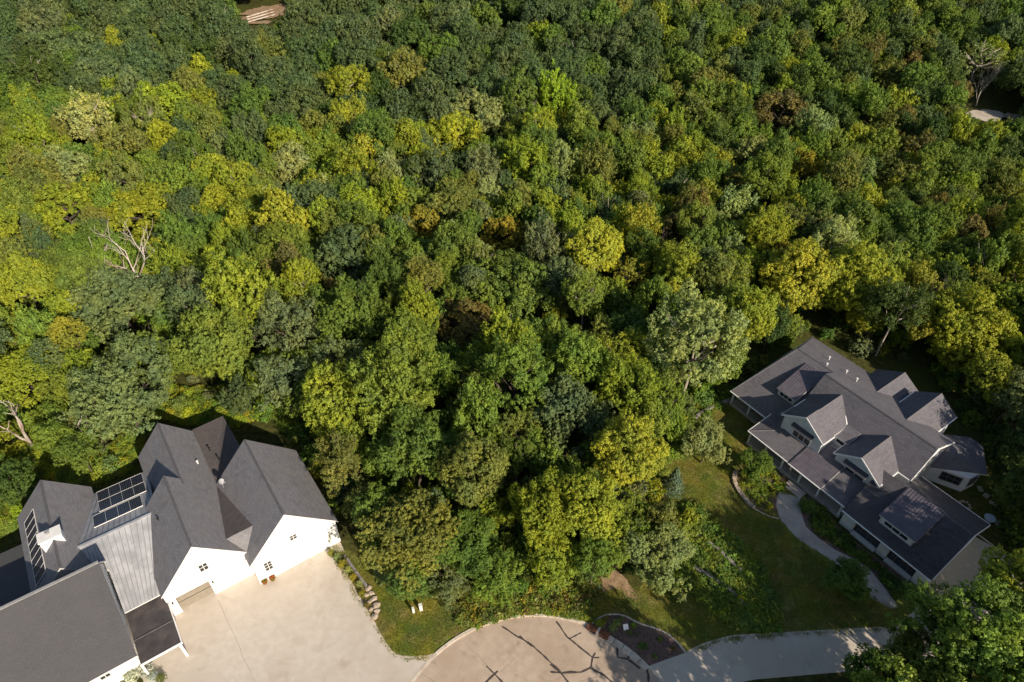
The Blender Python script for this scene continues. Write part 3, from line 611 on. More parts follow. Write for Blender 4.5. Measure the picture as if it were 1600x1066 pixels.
mb = MB(); slab(mb, [HR.L(p) for p in ((GU - .7, 7.3, 2.75), (GU - .7, 12.9, 2.75), (GU, 12.9, 2.94), (GU, 7.3, 2.94))], .1)
for i, (a, b) in enumerate(((72.6, 76.9), (78.5, 82.8))):
    g = empty('garage_door', (0, 0, 0), 0, HR.root)
    for j in range(4): HR.box((a, 7.32, .05 + j * .6), (b, 7.39, .05 + j * .6 + .58), 'trim', 'panel', g)
# garden room, turned to the corner
S = [(94.6, 20.1), (98.0, 16.8), (97.7, 14.8), (92.9, 11.6), (87.2, 17.2)]
pk = (89.8, 17.4, 5.5)
for i in range(4):
    a, b = S[i], S[i + 1]; HR.slope([(a[0], a[1], 3.25), (b[0], b[1], 3.25), pk], C, 'trim', .2)
SW = [(88.0, 17.4), (90.2, 12.75), (92.8, 12.3), (96.6, 14.9), (97.3, 16.6), (94.2, 19.6), (90, 19.6)]
mb = MB(); mb.prism([HR.L((a, b, 0)) for a, b in SW], (0, 0, 3.15)); mb.build('wall', M[ow], HR.root)
def wallwin(H, a, b, z, w, h, nx, ny, t=.5):
    a, b = Vector((a[0], a[1], 0)), Vector((b[0], b[1], 0)); c = a.lerp(b, t); c.z = z
    d = (b - a).normalized(); n = Vector((d.y, -d.x, 0)); mid = Vector((92, 16, 0)); n = n if (c - mid).dot(n) > 0 else -n
    H.window(c, d, w, h, nx, ny, 'cap', out=n)
wallwin(HR, SW[0], SW[1], 1.9, 2.6, 1.5, 3, 2, .6); wallwin(HR, SW[1], SW[2], 1.9, 1.6, 1.5, 2, 2); wallwin(HR, SW[2], SW[3], 1.9, 3.0, 1.6, 4, 2)
HR.window((87.3, 17.3, 6.7), rt, 1.0, 1.2, 2, 2, out=(0, -1, 0))
for u_, v_, z_ in ((90.6, 38.4, 7.3), (89.6, 34.6, 7.7), (88.9, 32.4, 8.1), (87.4, 37, 8.6)):
    mb = MB(); c_ = HR.L((u_, v_, z_ - .3)); mb.tube([c_, c_ + Vector((0, 0, .6)), c_ + Vector((0, 0, .61)), c_ + Vector((0, 0, .75))], [.09, .09, .17, .17], 8); mb.build('vent_pipe', M['trim'], HR.root)
st = MB()
for i in range(3): st.box(HR.L((70.4 - i * .45, 25.6, 0)), HR.L((70.85 - i * .45, 28.6, .34 - i * .11)))
st.build('steps', M['path'], HR.root)

# ------------------------------------------------------------------ garden things
def jitter_box(rng, a, b, w, h, z0=0.0, m='stone', bev=0.04):
    """one rough block between a and b"""
    a, b = Vector(a), Vector(b); d = b - a; L = d.length; d.normalize(); n = Vector((-d.y, d.x, 0)); bm = bmesh.new()
    bmesh.ops.create_cube(bm, size=1)
    c = (a + b) / 2 + Vector((0, 0, z0 + h / 2))
    for v in bm.verts:
        q = v.co.copy(); s1 = 1 + rng.uniform(-.12, .08)
        v.co = c + d * q.x * L * .96 * s1 + n * (q.y * w * (1 + rng.uniform(-.2, .15))) + Vector((0, 0, q.z * h * (1 + rng.uniform(-.15, .1))))
    bmesh.ops.bevel(bm, geom=bm.edges[:], offset=bev, segments=1, affect='EDGES')
    me = bpy.data.meshes.new('block'); bm.to_mesh(me); bm.free(); me.materials.append(M[m]); return me
def stone_row(root, pts, size, w, h, courses=1, m='stone', name='stone', seed=0, side=0.0):
    rng = random.Random(seed); base = root.location.copy()
    P = [Vector(p) for p in pts]; seg = [(P[i + 1] - P[i]).length for i in range(len(P) - 1)]; tot = sum(seg)
    def pos(t):
        for i, s in enumerate(seg):
            if t <= s or i == len(seg) - 1: return P[i].lerp(P[i + 1], min(1, t / s))
            t -= s
    for cidx in range(courses):
        t = 0 if cidx % 2 == 0 else size * .4
        while t < tot - .1:
            L = size * rng.uniform(.75, 1.3); e = min(tot, t + L)
            o = obj(name, jitter_box(rng, pos(t) - base, pos(e) - base, w, h, cidx * h, m), root); t = e
def wall_thing(name, label, cat, pts, size, w, h, courses, m='stone', seed=0, group=None, pname='stone'):
    r = empty(name, pts[0]); tag(r, label, cat, group); stone_row(r, pts, size, w, h, courses, m, pname, seed); return r
zg = lambda l: PX([(900 + x / 7.84, 930 + y / 7.84) for x, y in l])
bed_top = zg([(175, 378), (215, 335), (270, 290), (360, 243), (430, 236), (500, 238), (560, 245), (620, 265), (700, 312), (800, 358), (870, 378), (950, 402), (1020, 425), (1100, 465), (1170, 515), (1250, 590), (1300, 650), (1340, 702)])
bed = bed_top + zg([(905, 862), (830, 800), (750, 720), (640, 640), (540, 560), (410, 480), (300, 430)])
tag(sheet('mulch_bed', bed, 0.05, M['mulch']), kind='structure')
wall_thing('bed_edging', 'pale stone edging curving round the mulch bed beside the turning circle', 'edging', bed_top, .75, .2, .16, 1, 'kerb', 4)
bedc = PX([(1149, 738), (1146, 752), (1153, 767), (1165, 783), (1178, 795)])
wall_thing('bed_wall', 'chunky limestone wall curving round the shrub bed by the porch', 'garden wall', bedc, .8, .6, .42, 1, 'stone', 5)
wall_thing('path_edging', 'thin pale edging between the shrub bed and the curved path', 'edging', PX([(1178, 795), (1190, 802), (1204, 808), (1217, 811)]), .7, .16, .14, 1, 'kerb', 6)
tag(sheet('planting_bed', PX([(1149, 738), (1146, 752), (1153, 767), (1165, 783), (1178, 795), (1217, 811), (1212, 786), (1218, 768), (1240, 755), (1200, 720), (1165, 715)]), 0.04, M['mulch']), kind='structure')
tag(sheet('planting_bed', PX([(1252, 800), (1259, 823), (1280, 842), (1306, 860), (1333, 873), (1361, 892), (1381, 917), (1398, 940), (1435, 920), (1318, 832), (1285, 790), (1262, 775)]), 0.04, M['mulch']), kind='structure')
WL = [(PX([(1084, 836), (1100, 846), (1120, 860), (1140, 878), (1157, 895)]), 'dry stone terrace wall, upper of the two long ones in the green slope'),
      (PX([(1080, 887), (1100, 898), (1120, 910), (1140, 924), (1162, 950)]), 'dry stone terrace wall, lower of the two long ones beside the round pale tree'),
      (PX([(1140, 879), (1152, 886), (1166, 898), (1176, 909)]), 'short piece of terrace wall half hidden in plants near the shaded lawn')]
for i, (p, l) in enumerate(WL[:2]): wall_thing('terrace_wall', l, 'retaining wall', p, .75, .5, .3, 2, 'stone_grey', 10 + i, 'terrace walls')
wall_thing('timber_wall', 'low grey timber wall along the driveway between grasses and trees', 'low wall', PX([(538, 868), (548, 884), (560, 900), (573, 918)]), 2.2, .35, .3, 2, 'stone_grey', 12, pname='sleeper')
wall_thing('boundary_wall', 'low stone wall running behind the porch corner under the trees', 'low wall', PX([(1085, 655), (1100, 645), (1122, 634), (1148, 624)]), .9, .5, .35, 2, 'stone_grey', 13)
rb = random.Random(8)
def boulder_mesh(seed):
    rng = random.Random(seed); bm = bmesh.new(); bmesh.ops.create_icosphere(bm, subdivisions=2, radius=1)
    for v in bm.verts:
        n_ = noise.noise(v.co * 1.3 + Vector((seed * 5, 0, 0))); v.co *= 1 + .35 * n_; v.co.z *= .6
        for ax in range(3): v.co[ax] = round(v.co[ax] * 3.2) / 3.2 * .45 + v.co[ax] * .55
    me = bpy.data.meshes.new('boulder'); bm.to_mesh(me); bm.free(); me.materials.append(M['stone']); return me
BM = [boulder_mesh(i) for i in range(5)]
bw = [((576, 919), .5, 'largest flat boulder where the grey sleeper wall ends'), ((580, 927), .45, 'tan boulder just below the flat boulder at the end of the sleeper wall'), ((584, 936), .5, 'rounded tan boulder midway along the stone edging of the driveway'),
      ((588, 946), .6, 'pale boulder standing out furthest onto the small lawn'), ((589, 955), .45, 'grey-white boulder under the one furthest out on the lawn'), ((586, 963), .5, 'last boulder of the row, at the sharp end of the driveway bed'),
      ((572, 930), .35, 'small boulder among dry grasses near the end of the sleeper wall'), ((576, 942), .35, 'small brown boulder at the driveway side of the stone edging'), ((580, 952), .35, 'small brown boulder at the driveway edge near the tip of the bed')]
for i, ((x, y), s, l) in enumerate(bw):
    o = obj('boulder', BM[i % 5], None, at(x, y, .08), rb.uniform(0, 6), (s, s * .8, s)); tag(o, l, 'boulder', 'boulders along the driveway bed')
tag(sheet('gravel_bed', PX([(513, 857), (530, 865), (548, 886), (572, 918), (590, 948), (588, 966), (582, 968)]), 0.034, M['soil'], wob=.15), kind='structure')
# utility pedestals
for (x, y), l, h in (((646.5, 957), 'slim white utility pedestal nearer the driveway at the shrub edge', 1.0), ((658, 953), 'wider off-white utility pedestal, nearer the shrubs', 1.15)):
    r = empty('utility_pedestal', at(x, y), .3); tag(r, l, 'utility box', 'utility pedestals on the small lawn')
    mb = MB(); w = .14 if h < 1.1 else .2; mb.prism([(-w, -w, 0), (w, -w, 0), (w, w, 0), (-w, w, 0)], (0, 0, h)); mb.build('cabinet', M['green_box'], r)
    mb = MB(); mb.prism([(-w - .03, -w - .03, h), (w + .03, -w - .03, h), (w + .03, w + .03, h), (-w - .03, w + .03, h)], (0, 0, .1)); mb.build('lid', M['green_box'], r)
# rusty kerb inlet
r = empty('kerb_inlet', at(935, 990), 0); tag(r, 'rusty steel kerb inlet in two halves beside the mulch bed', 'kerb inlet')
d = (at(951, 997) - at(918, 979)); d.z = 0; Lr = d.length; d.normalize(); n_ = Vector((-d.y, d.x, 0)); o0 = at(918, 979) - at(935, 990)
for a, b in ((0, .45), (.56, 1.0)):
    mb = MB(); mb.obox(o0 + d * Lr * (a + b) / 2 + Vector((0, 0, .2)), d * Lr * (b - a) / 2, n_ * .42, Vector((0, 0, .2))); mb.build('steel_plate', M['rust'], r)
    mb = MB(); mb.obox(o0 + d * Lr * (a + b) / 2 + n_ * -.43 + Vector((0, 0, .16)), d * Lr * (b - a) / 2 * .85, n_ * .02, Vector((0, 0, .09))); mb.build('opening', M['black'], r)
mb = MB(); mb.obox(o0 + d * Lr * .505 + Vector((0, 0, .17)), d * .18, n_ * .55, Vector((0, 0, .17))); mb.build('divider', M['kerb'], r)
# white square sign plate
r = empty('garden_plaque', at(977, 983), .25); tag(r, 'small square white plaque on a stake among the mulch bed plants', 'plaque')
mb = MB(); mb.obox((0, 0, .55), (.32, 0, 0), (0, .25, .25), (0, -.02, .02)); mb.build('plate', M['white'], r)
mb = MB(); mb.tube([(0, 0, 0), (0, 0, .55)], [.03, .03]); mb.build('stake', M['trim_grey'], r)
# satellite dish
r = empty('satellite_dish', uvw(.55, 70.6, 6.5), AX); tag(r, 'grey satellite dish on the grey roof valley of the white house', 'satellite dish')
mb = MB(); ax_ = Vector((.55, -.7, .45)).normalized(); x_ = ax_.cross(Vector((0, 0, 1))).normalized(); y_ = ax_.cross(x_); c0 = Vector((0, 0, 1.0))
rings = [(0, 0), (.15, .015), (.29, .055), (.41, .12)]
for k_ in range(3):
    for i in range(14):
        a, b = 2 * math.pi * i / 14, 2 * math.pi * (i + 1) / 14
        P_ = lambda r_, an: c0 + (x_ * math.cos(an) + y_ * math.sin(an) * 1.1) * r_[0] + ax_ * r_[1]
        mb.face([P_(rings[k_], a), P_(rings[k_ + 1], a), P_(rings[k_ + 1], b), P_(rings[k_], b)] if k_ else [P_(rings[0], a), P_(rings[1], a), P_(rings[1], b)])
dish = mb.build('dish', M['metal'], r)
sm_ = dish.modifiers.new('t', 'SOLIDIFY'); sm_.thickness = .02
mb = MB(); mb.tube([(0, 0, -.7), (0, 0, .8), tuple(c0)], [.04, .04, .04]); mb.build('mast', M['trim_grey'], r)
mb = MB(); mb.tube([c0 - y_ * -.45, c0 + ax_ * .6 + y_ * .2], [.02, .02]); mb.obox(c0 + ax_ * .62 + y_ * .2, (.06, 0, 0), (0, .06, 0), (0, 0, .08)); mb.build('feed_arm', M['trim_grey'], r)
# flagstones, pool-blue basin and stone ring behind the garage
sp = [((1497, 752), 'between the garden room corner and the garage roof'), ((1519, 748), 'closest to the right corner of the garden room'), ((1531, 764), 'second along the path from the garden room corner'), ((1541, 775), 'halfway between garden room and blue basin'), ((1552, 787), 'just above the blue basin'), ((1559, 818), 'just below the blue basin')]
for i, ((x, y), l) in enumerate(sp):
    o = obj('stepping_stone', jitter_box(random.Random(i), (-.55, 0, 0), (.55, 0, 0), .7, .1), None, at(x, y), rb.uniform(0, 3)); tag(o, 'flat stepping stone ' + l, 'stepping stone', 'stepping stones behind the garage')
r = empty('basin', at(1545, 812)); tag(r, 'round pale blue basin on the ground behind the garage', 'basin')
mb = MB(); mb.tube([(0, 0, 0), (0, 0, .45), (0, 0, .46), (0, 0, .3)], [.6, .75, .66, .64], 20); mb.build('bowl', M['blue'], r)
mb = MB(); mb.tube([(0, 0, .3), (0, 0, .34)], [.64, .65], 20); mb.build('water', M['blue'], r)
r = empty('fire_ring', at(1507, 790)); tag(r, 'ring of small stones on the ground beside the garage roof edge', 'fire ring')
for i in range(9):
    a = i * 2 * math.pi / 9; obj('stone', BM[i % 5], r, (math.cos(a) * .7, math.sin(a) * .7, .1), a, (.22, .2, .25))
# far clearings
def patio(px, py, w, d_, rz, z, m, name, kind='structure'):
    c = at(px, py, z); pp_ = [(w * math.cos(t) * (1 + .12 * math.sin(3 * t + px)), d_ * math.sin(t) * (1 + .12 * math.cos(2 * t + py))) for t in [i * math.pi / 9 for i in range(18)]]
    q = [Vector((c.x + (x * math.cos(rz) - y * math.sin(rz)), c.y + (x * math.sin(rz) + y * math.cos(rz)), 0)) for x, y in pp_]
    return sheet(name, q, z, m, kind, wob=.4 if m is M['drive'] else 2.2)
def gz_(px, py):
    z = 0.0
    for _ in range(6): p = at(px, py, z); z = terrain(p.x, p.y) + .6 * abs(noise.noise(Vector((p.x * .05, p.y * .05, 0))))
    return z
zc1 = gz_(1545, 182) + .25
patio(1540, 180, 6.0, 4.2, .25, zc1, M['drive'], 'patio'); patio(1588, 182, 4.5, 2.2, -.1, zc1 - .02, M['stone'], 'patio')
patio(1560, 163, 4.5, 2.5, .1, zc1 + .02, M['rust'], 'mulch_bed'); patio(1572, 152, 6, 3.0, .1, zc1 - .04, M['soil'], 'bare_earth')
zc2 = gz_(405, 22) + .3
for (x, y, w, d_) in ((432, 14, 14, 6), (412, 24, 10, 5), (395, 38, 7, 4), (378, 50, 5, 4)): patio(x, y, w, d_, .5, zc2, M['soil'], 'bare_earth'); zc2 += .03
for i in range(3):
    a = at(385 + 0 * i, 36 - i * 4, zc2 + .1); b = at(430 - i * 2, 24 - i * 4, zc2 + .1)
    o = empty('log', a); tag(o, ['pale felled log lowest in the far clearing', 'felled log second from the bottom of the far clearing', 'middle felled log of the far clearing', 'felled log fourth from the bottom of the far clearing', 'felled log furthest up in the far clearing'][i], 'log', 'felled logs in the far clearing')
    mb = MB(); mb.tube([(0, 0, .2), ((b - a).x, (b - a).y, .3)], [.28, .2], 8); mb.build('stem', M['bark_dead'], o)
for i, (x, y, s, l) in enumerate([(1509, 138, 1.3, 'pale boulder under the sparse tree with white limbs'), (1515, 146, 1.0, 'smaller pale boulder below the one under the sparse tree'), (1491, 165, .9, 'single pale boulder in the woods left of the far patio'), (1575, 180, 1.0, 'sandy boulder at the right end of the far patio'), (1586, 184, 1.1, 'sandy boulder outermost on the far patio')]):
    z = gz_(x, y) + .2; o = obj('boulder', BM[i], None, at(x, y, z), i, (s, s * .8, s)); tag(o, l, 'boulder', 'boulders near the far patio')

# ------------------------------------------------------------------ foliage meshes
def np_mesh(name, V, faces4, rnd, mats, extra=None):
    """V (n,3), faces4 (m,4) -> mesh with face attribute rnd; extra = (verts, faces, mat_index) appended"""
    me = bpy.data.meshes.new(name); nv = len(V); nf = len(faces4)
    me.vertices.add(nv); me.vertices.foreach_set('co', V.astype(np.float32).ravel())
    me.loops.add(nf * 4); me.loops.foreach_set('vertex_index', faces4.astype(np.int32).ravel())
    me.polygons.add(nf); me.polygons.foreach_set('loop_start', np.arange(0, nf * 4, 4, dtype=np.int32))
    try: me.polygons.foreach_set('loop_total', np.full(nf, 4, dtype=np.int32))
    except Exception: pass
    for m in mats: me.materials.append(m)
    a = me.attributes.new('rnd', 'FLOAT', 'FACE'); a.data.foreach_set('value', rnd.astype(np.float32))
    me.update(calc_edges=True); me.validate(); return me
def norm(a): return a / np.maximum(np.linalg.norm(a, axis=-1, keepdims=True), 1e-9)
def leaves_quads(P, Nn, size, rng, asp=0.62):
    n = len(P); t = norm(np.cross(Nn, norm(rng.normal(size=(n, 3))))); b = np.cross(Nn, t)
    s = size * rng.uniform(.65, 1.35, n)[:, None]
    a, c = t * s * .5, b * s * .5 * asp
    fold = Nn * s * .12
    V = np.stack([P - a, P - c * 1.0 + fold, P + a, P + c + fold], 1).reshape(-1, 3)
    return V, np.arange(n * 4).reshape(-1, 4)
def crown(seed, style, nleaf, lsize, rc=None, per=26):
    """lobes on an uneven dome, puffs of leaves on the lobes, a sparse inner shell of leaves darkened to paint in shade"""
    rng = np.random.default_rng(seed)
    # lobes, lobe radius lo/hi, distance of lobes, stretch of lobes, normal jitter, puff radius, puff stretch
    cfg = dict(oak=(40, .20, .36, .74, 1.0, .38, .085, 1.0), maple=(38, .16, .32, .74, 1.5, .45, .070, 1.5), locust=(60, .13, .26, .80, .8, .5, .060, 1.0),
               poplar=(34, .14, .26, .72, 2.0, .5, .065, 1.8), tuft=(60, .11, .22, .80, 1.9, .45, .060, 2.3), bush=(24, .22, .38, .66, 1.0, .5, .10, 1.2), airy=(60, .10, .18, .78, 1.6, .8, .06, 1.5))[style]
    nl, r0, r1, rad, elong, jit, prc, pel = cfg; prc = rc or prc
    i = np.arange(nl) + .5; ph = np.arccos(1 - 1.6 * i / nl); th = math.pi * (1 + 5 ** .5) * i
    D = np.stack([np.cos(th) * np.sin(ph), np.sin(th) * np.sin(ph), np.cos(ph)], 1)
    D = norm(D + rng.normal(size=D.shape) * .22)
    low = rng.normal(size=(5, 3)); bumps = 1 + .2 * np.sin(D @ low.T * 1.9 + rng.uniform(0, 6, 5)).sum(1) / 2.2
    Cn = D * (rad * bumps * rng.uniform(.72, 1.12, nl))[:, None]
    R = rng.uniform(r0, r1, nl)
    pt = rng.uniform(.15, .6) if style in ('maple', 'tuft', 'poplar') else 0
    Cn[:, :2] *= (1 - pt * np.clip(Cn[:, 2:3], 0, 1)); Cn[:, 2] *= 1 + .25 * pt
    ns = 1 if style in ('bush', 'locust') else int(rng.integers(1, 4))
    if ns > 1:                                                      # several heads on one tree
        a0 = rng.uniform(0, 6.28); w_ = rng.integers(0, ns, nl); an = a0 + w_ * 2 * math.pi / ns
        Cn = Cn * (rng.uniform(.62, .86, ns)[w_])[:, None] + np.stack([np.cos(an) * .34, np.sin(an) * .34, rng.uniform(-.25, .28, ns)[w_]], 1)
    Ax = norm(D * .8 + np.array([0, 0, .75]) + rng.normal(size=D.shape) * .2)
    npf = max(12, int(nleaf / per)); k = rng.choice(nl, npf * 4, p=R ** 2 / (R ** 2).sum())
    d = norm(rng.normal(size=(len(k), 3))); out = (d * D[k]).sum(1); keep = out > -.3; k, d = k[keep], d[keep]
    off = d * (R[k] * rng.uniform(.85, 1.12, len(k)))[:, None]; along = (off * Ax[k]).sum(1)[:, None]
    P = Cn[k] + off + Ax[k] * along * (elong - 1)
    bad = np.zeros(len(P), bool)
    for j in range(nl): bad |= (((P - Cn[j]) ** 2).sum(1) < (R[j] * .75) ** 2) & (k != j)
    P, d, k = P[~bad][:npf], d[~bad][:npf], k[~bad][:npf]; npf = len(P)
    pr = prc * rng.uniform(.6, 1.35, npf); pv = rng.random(npf)
    pax = norm(d * .7 + Ax[k] * .7 + rng.normal(size=d.shape) * .35)
    q = np.repeat(np.arange(npf), per); m = len(q)
    e = norm(rng.normal(size=(m, 3)) + pax[q] * .9); o = e * (pr[q] * rng.uniform(.45, 1.1, m))[:, None]
    o = o + pax[q] * ((o * pax[q]).sum(1) * (pel - 1))[:, None]
    L = P[q] + o; Nn = norm(e * .75 + d[q] * .35 + np.array([0, 0, .25]) + rng.normal(size=e.shape) * jit)
    V, Fc = leaves_quads(L, Nn, lsize, rng, .66)
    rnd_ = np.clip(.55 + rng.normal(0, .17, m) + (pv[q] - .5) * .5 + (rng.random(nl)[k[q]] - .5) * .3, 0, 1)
    if style != 'airy':                                             # inner shell, darkened: shade inside the crown put into the leaf tone
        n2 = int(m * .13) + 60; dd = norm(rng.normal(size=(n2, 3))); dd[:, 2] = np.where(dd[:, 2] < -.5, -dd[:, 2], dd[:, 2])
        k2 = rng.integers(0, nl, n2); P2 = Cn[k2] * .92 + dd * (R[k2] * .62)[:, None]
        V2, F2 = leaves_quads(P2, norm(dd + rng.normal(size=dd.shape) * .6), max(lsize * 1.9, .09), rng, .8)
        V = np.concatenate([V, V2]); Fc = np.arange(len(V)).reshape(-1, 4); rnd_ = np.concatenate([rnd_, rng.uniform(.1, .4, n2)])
    return np_mesh('crown_' + style, V, Fc, rnd_, [M['leaf']])
def conifer(seed, n):
    rng = np.random.default_rng(seed); h = rng.random(n) ** .8
    lay = np.floor(h * 12) / 12; r = (1 - lay) * (.55 + .45 * rng.random(n) ** .5) * .95 + .04; th = rng.uniform(0, 2 * math.pi, n)
    r *= 1 + .18 * np.sin(th * 7 + lay * 40)
    P = np.stack([np.cos(th) * r, np.sin(th) * r, lay * 2 - 1 + .10 * (1 - r) + rng.normal(0, .02, n)], 1)
    Nn = norm(np.stack([np.cos(th) * .6, np.sin(th) * .6, np.full(n, .7)], 1) + rng.normal(size=(n, 3)) * .5)
    V, Fc = leaves_quads(P, Nn, .13, rng, .4); return np_mesh('crown_conifer', V, Fc, rng.random(n), [M['leaf']])
def trunk_mesh(seed, m, limbs=6, spread=.55, thick=.036, twigs=2, top=.82):
    rng = random.Random(seed); mb = MB()
    pts = [Vector((0, 0, -.02))]
    for i in range(1, 6): pts.append(Vector((rng.uniform(-.04, .04) * i, rng.uniform(-.04, .04) * i, top * i / 5)))
    mb.tube(pts, [thick * (1.25 - .2 * i) for i in range(6)], 8, cap=False)
    for k in range(limbs):
        t = rng.uniform(.42, .78); i = int(t * 5 / 1.0); b = pts[min(i, 4)].lerp(pts[min(i + 1, 5)], .5)
        a = k * 2.4 + rng.uniform(-.3, .3); L = spread * rng.uniform(.7, 1.1)
        e = Vector((b.x + math.cos(a) * L, b.y + math.sin(a) * L, min(.95, b.z + rng.uniform(.1, .25)))); mid = b.lerp(e, .5) + Vector((0, 0, -.02))
        mb.tube([b, mid, e], [thick * .5, thick * .35, thick * .12], 6, cap=False)
        for q in range(twigs):
            f = b.lerp(e, rng.uniform(.4, .8)); a2 = a + rng.uniform(-1, 1); g = f + Vector((math.cos(a2) * .25, math.sin(a2) * .25, rng.uniform(.05, .16)))
            mb.tube([f, g], [thick * .22, thick * .06], 5, cap=False)
    return mb.mesh('trunk', m, smooth=True, fix=False)
def bare_mesh(seed, m, levels=4, r0=.3, L0=3.5, spread=.5, kids=3, up=.35, n=6, taper=.5):
    """a leafless tree in metres, base at the origin"""
    rng = random.Random(seed); mb = MB()
    def grow(p, d, L, r, lv):
        q = p; dd = d.copy(); pts = [p]; ks = 4 if lv == levels else 3
        for i in range(ks):
            dd = (dd + Vector((rng.uniform(-1, 1), rng.uniform(-1, 1), rng.uniform(-.6, 1))) * .2).normalized(); q = q + dd * L / ks; pts.append(q)
        mb.tube(pts, [r * (1 - (1 - taper) * i / ks) for i in range(ks + 1)], n if lv > 1 else 4, cap=False)
        if lv == 0: return
        for k in range(kids if lv < levels else kids + 1):
            t = rng.choice(pts[1:]) if k else pts[-1]; a = rng.uniform(0, 2 * math.pi)
            nd = (dd + Vector((math.cos(a), math.sin(a), up)) * spread * rng.uniform(.8, 1.5)).normalized()
            grow(t, nd, L * rng.uniform(.55, .8), r * taper * rng.uniform(.8, 1.05), lv - 1)
    grow(Vector((0, 0, -.1)), Vector((rng.uniform(-.15, .15), rng.uniform(-.15, .15), 1)).normalized(), L0, r0, levels)
    return mb.mesh('limbs', m, smooth=True, fix=False)

HI = {}   # near meshes
for i, (st, nl, ls) in enumerate([('oak', 15000, .052), ('oak', 15000, .052), ('maple', 15000, .050), ('maple', 15000, .050), ('locust', 17000, .044), ('poplar', 13000, .050), ('tuft', 17000, .044), ('tuft', 17000, .044), ('bush', 9000, .07), ('bush', 9000, .07), ('airy', 6000, .045), ('poplar', 13000, .050), ('locust', 17000, .044), ('oak', 15000, .052), ('maple', 15000, .050)]):
    HI.setdefault(st, []).append(crown(100 + i, st, nl, ls))
BIG = {'tuft': crown(201, 'tuft', 44000, .032, .038), 'locust': crown(202, 'locust', 38000, .030, .036), 'maple': crown(203, 'maple', 42000, .035, .044), 'poplar': crown(204, 'poplar', 26000, .036, .042)}
HI['conifer'] = [conifer(7, 5000)]
TR = {'dark': [trunk_mesh(i, M['bark']) for i in range(3)], 'pale': [trunk_mesh(10 + i, M['bark_pale'], 8, .6, .036, 3, .92) for i in range(2)]}

# ------------------------------------------------------------------ trees one can tell apart
T = dict(oak=(.105, .150, .054), green=(.14, .207, .036), mid=(.19, .255, .038), ygreen=(.27, .315, .030), yellow=(.37, .375, .036), lime=(.25, .38, .030),
         gold=(.31, .285, .035), brown=(.205, .172, .050), olive=(.195, .215, .046), pale=(.28, .325, .11), greyg=(.165, .205, .078), dark=(.08, .125, .028), blue=(.17, .24, .17), paley=(.34, .37, .12))
CW = dict(oak='dark bluish-green', green='green', mid='fresh green', ygreen='yellow-green', yellow='yellow', lime='bright lime-green', gold='golden', brown='rusty brown', olive='olive', pale='pale green', greyg='grey-green', dark='very dark green', blue='blue-green', paley='pale yellow')
SW_ = dict(oak='round-lobed', maple='full', locust='fine-leaved domed', poplar='upright feathery', tuft='tufted', bush='bushy', airy='thin-crowned', conifer='spruce')
rnd = random.Random(2024); nrs = np.random.default_rng(5)
trees = []                                  # x, y, R of everything placed
def vary(c, a=.10):
    k = 1 + rnd.uniform(-a, a); return [c[0] * k * (1 + rnd.uniform(-a, a)), c[1] * k, c[2] * k * (1 + rnd.uniform(-a, a))]
info = []
def add_tree(x, y, R, h, style, tint, big=False, trunk='dark', hz=None, label=None, base=None, name=None):
    z0 = terrain(x, y) if base is None else base
    root = empty(name or {'bush': 'shrub', 'conifer': 'spruce_tree'}.get(style, 'tree'), (x, y, z0))
    hz = hz or min(h * .46, R * rnd.uniform(.85, 1.15)); c = [v for v in vary(T[tint])]
    me = BIG[style] if big else rnd.choice(HI[style])
    zc = h - hz * (1.02 if style != 'bush' else 1.0)
    if style == 'bush': zc = hz * .75
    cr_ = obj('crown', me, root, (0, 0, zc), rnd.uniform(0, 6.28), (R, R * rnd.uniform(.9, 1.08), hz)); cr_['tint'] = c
    if style != 'bush':
        tk = obj('trunk', rnd.choice(TR[trunk]), root, (0, 0, 0), rnd.uniform(0, 6.28), (R, R, h * .97))
    p = proj((x, y, z0 + zc)); info.append([root, p[0], p[1], F * R / p[2], tint, style, label, h])
    trees.append((x, y, R)); return root
def hero(px, py, rpx, style, tint, h=14, big=False, trunk='dark', label=None, tall=1.0, base=None, **k):
    if style in ('tuft', 'maple', 'poplar') and h > 11 and px < 1450: h *= 1.14; tall = max(tall, 1.12)
    zc = h * .68
    for _ in range(3):
        p = at(px, py, zc); d = F / proj(p)[2]; R = rpx / d; hz = min(h * .47, R * tall); zb = terrain(p.x, p.y) if base is None else base; zc = zb + h - hz
    return add_tree(p.x, p.y, R, h, style, tint, big, trunk, hz, label, base, **k)
LB = 'label'
hero(603, 612, 88, 'tuft', 'mid', 17, True, tall=.9, label='broad tufted green tree nearest the right gable of the white house')
hero(515, 628, 52, 'maple', 'ygreen', 14, label='bright yellow-green tree just behind the right wing of the white house')
hero(650, 705, 62, 'tuft', 'green', 14, True, label='green tufted tree directly below the broad tufted tree at the centre left')
hero(640, 832, 78, 'locust', 'olive', 13, True, tall=.8, label='olive fine-leaved tree beside the driveway corner of the white house')
hero(590, 800, 42, 'maple', 'green', 10, label='dark green tree touching the right gable end of the white house')
hero(745, 735, 58, 'maple', 'olive', 14, True, label='golden-olive tree in the middle of the lower woods')
hero(800, 590, 58, 'poplar', 'mid', 16, True, label='fresh green upright tree right of the broad tufted tree')
hero(888, 648, 62, 'locust', 'greyg', 15, True, label='dull grey-green fine-leaved tree in the centre of the lower woods')
hero(975, 705, 60, 'maple', 'yellow', 14, True, label='yellow-green leafy tree above the pale round tree by the lawn')
hero(920, 800, 58, 'maple', 'ygreen', 13, True, label='yellow-green tree standing over the bare earth patch')
hero(845, 800, 62, 'tuft', 'ygreen', 13, True, label='bright green tufted tree in the woods above the kerb')
hero(730, 850, 58, 'tuft', 'green', 10, True, tall=.85, label='green low tree straight above the bare soil on the small lawn')
hero(640, 905, 40, 'maple', 'green', 7, label='leafy green small tree right behind the utility pedestals')
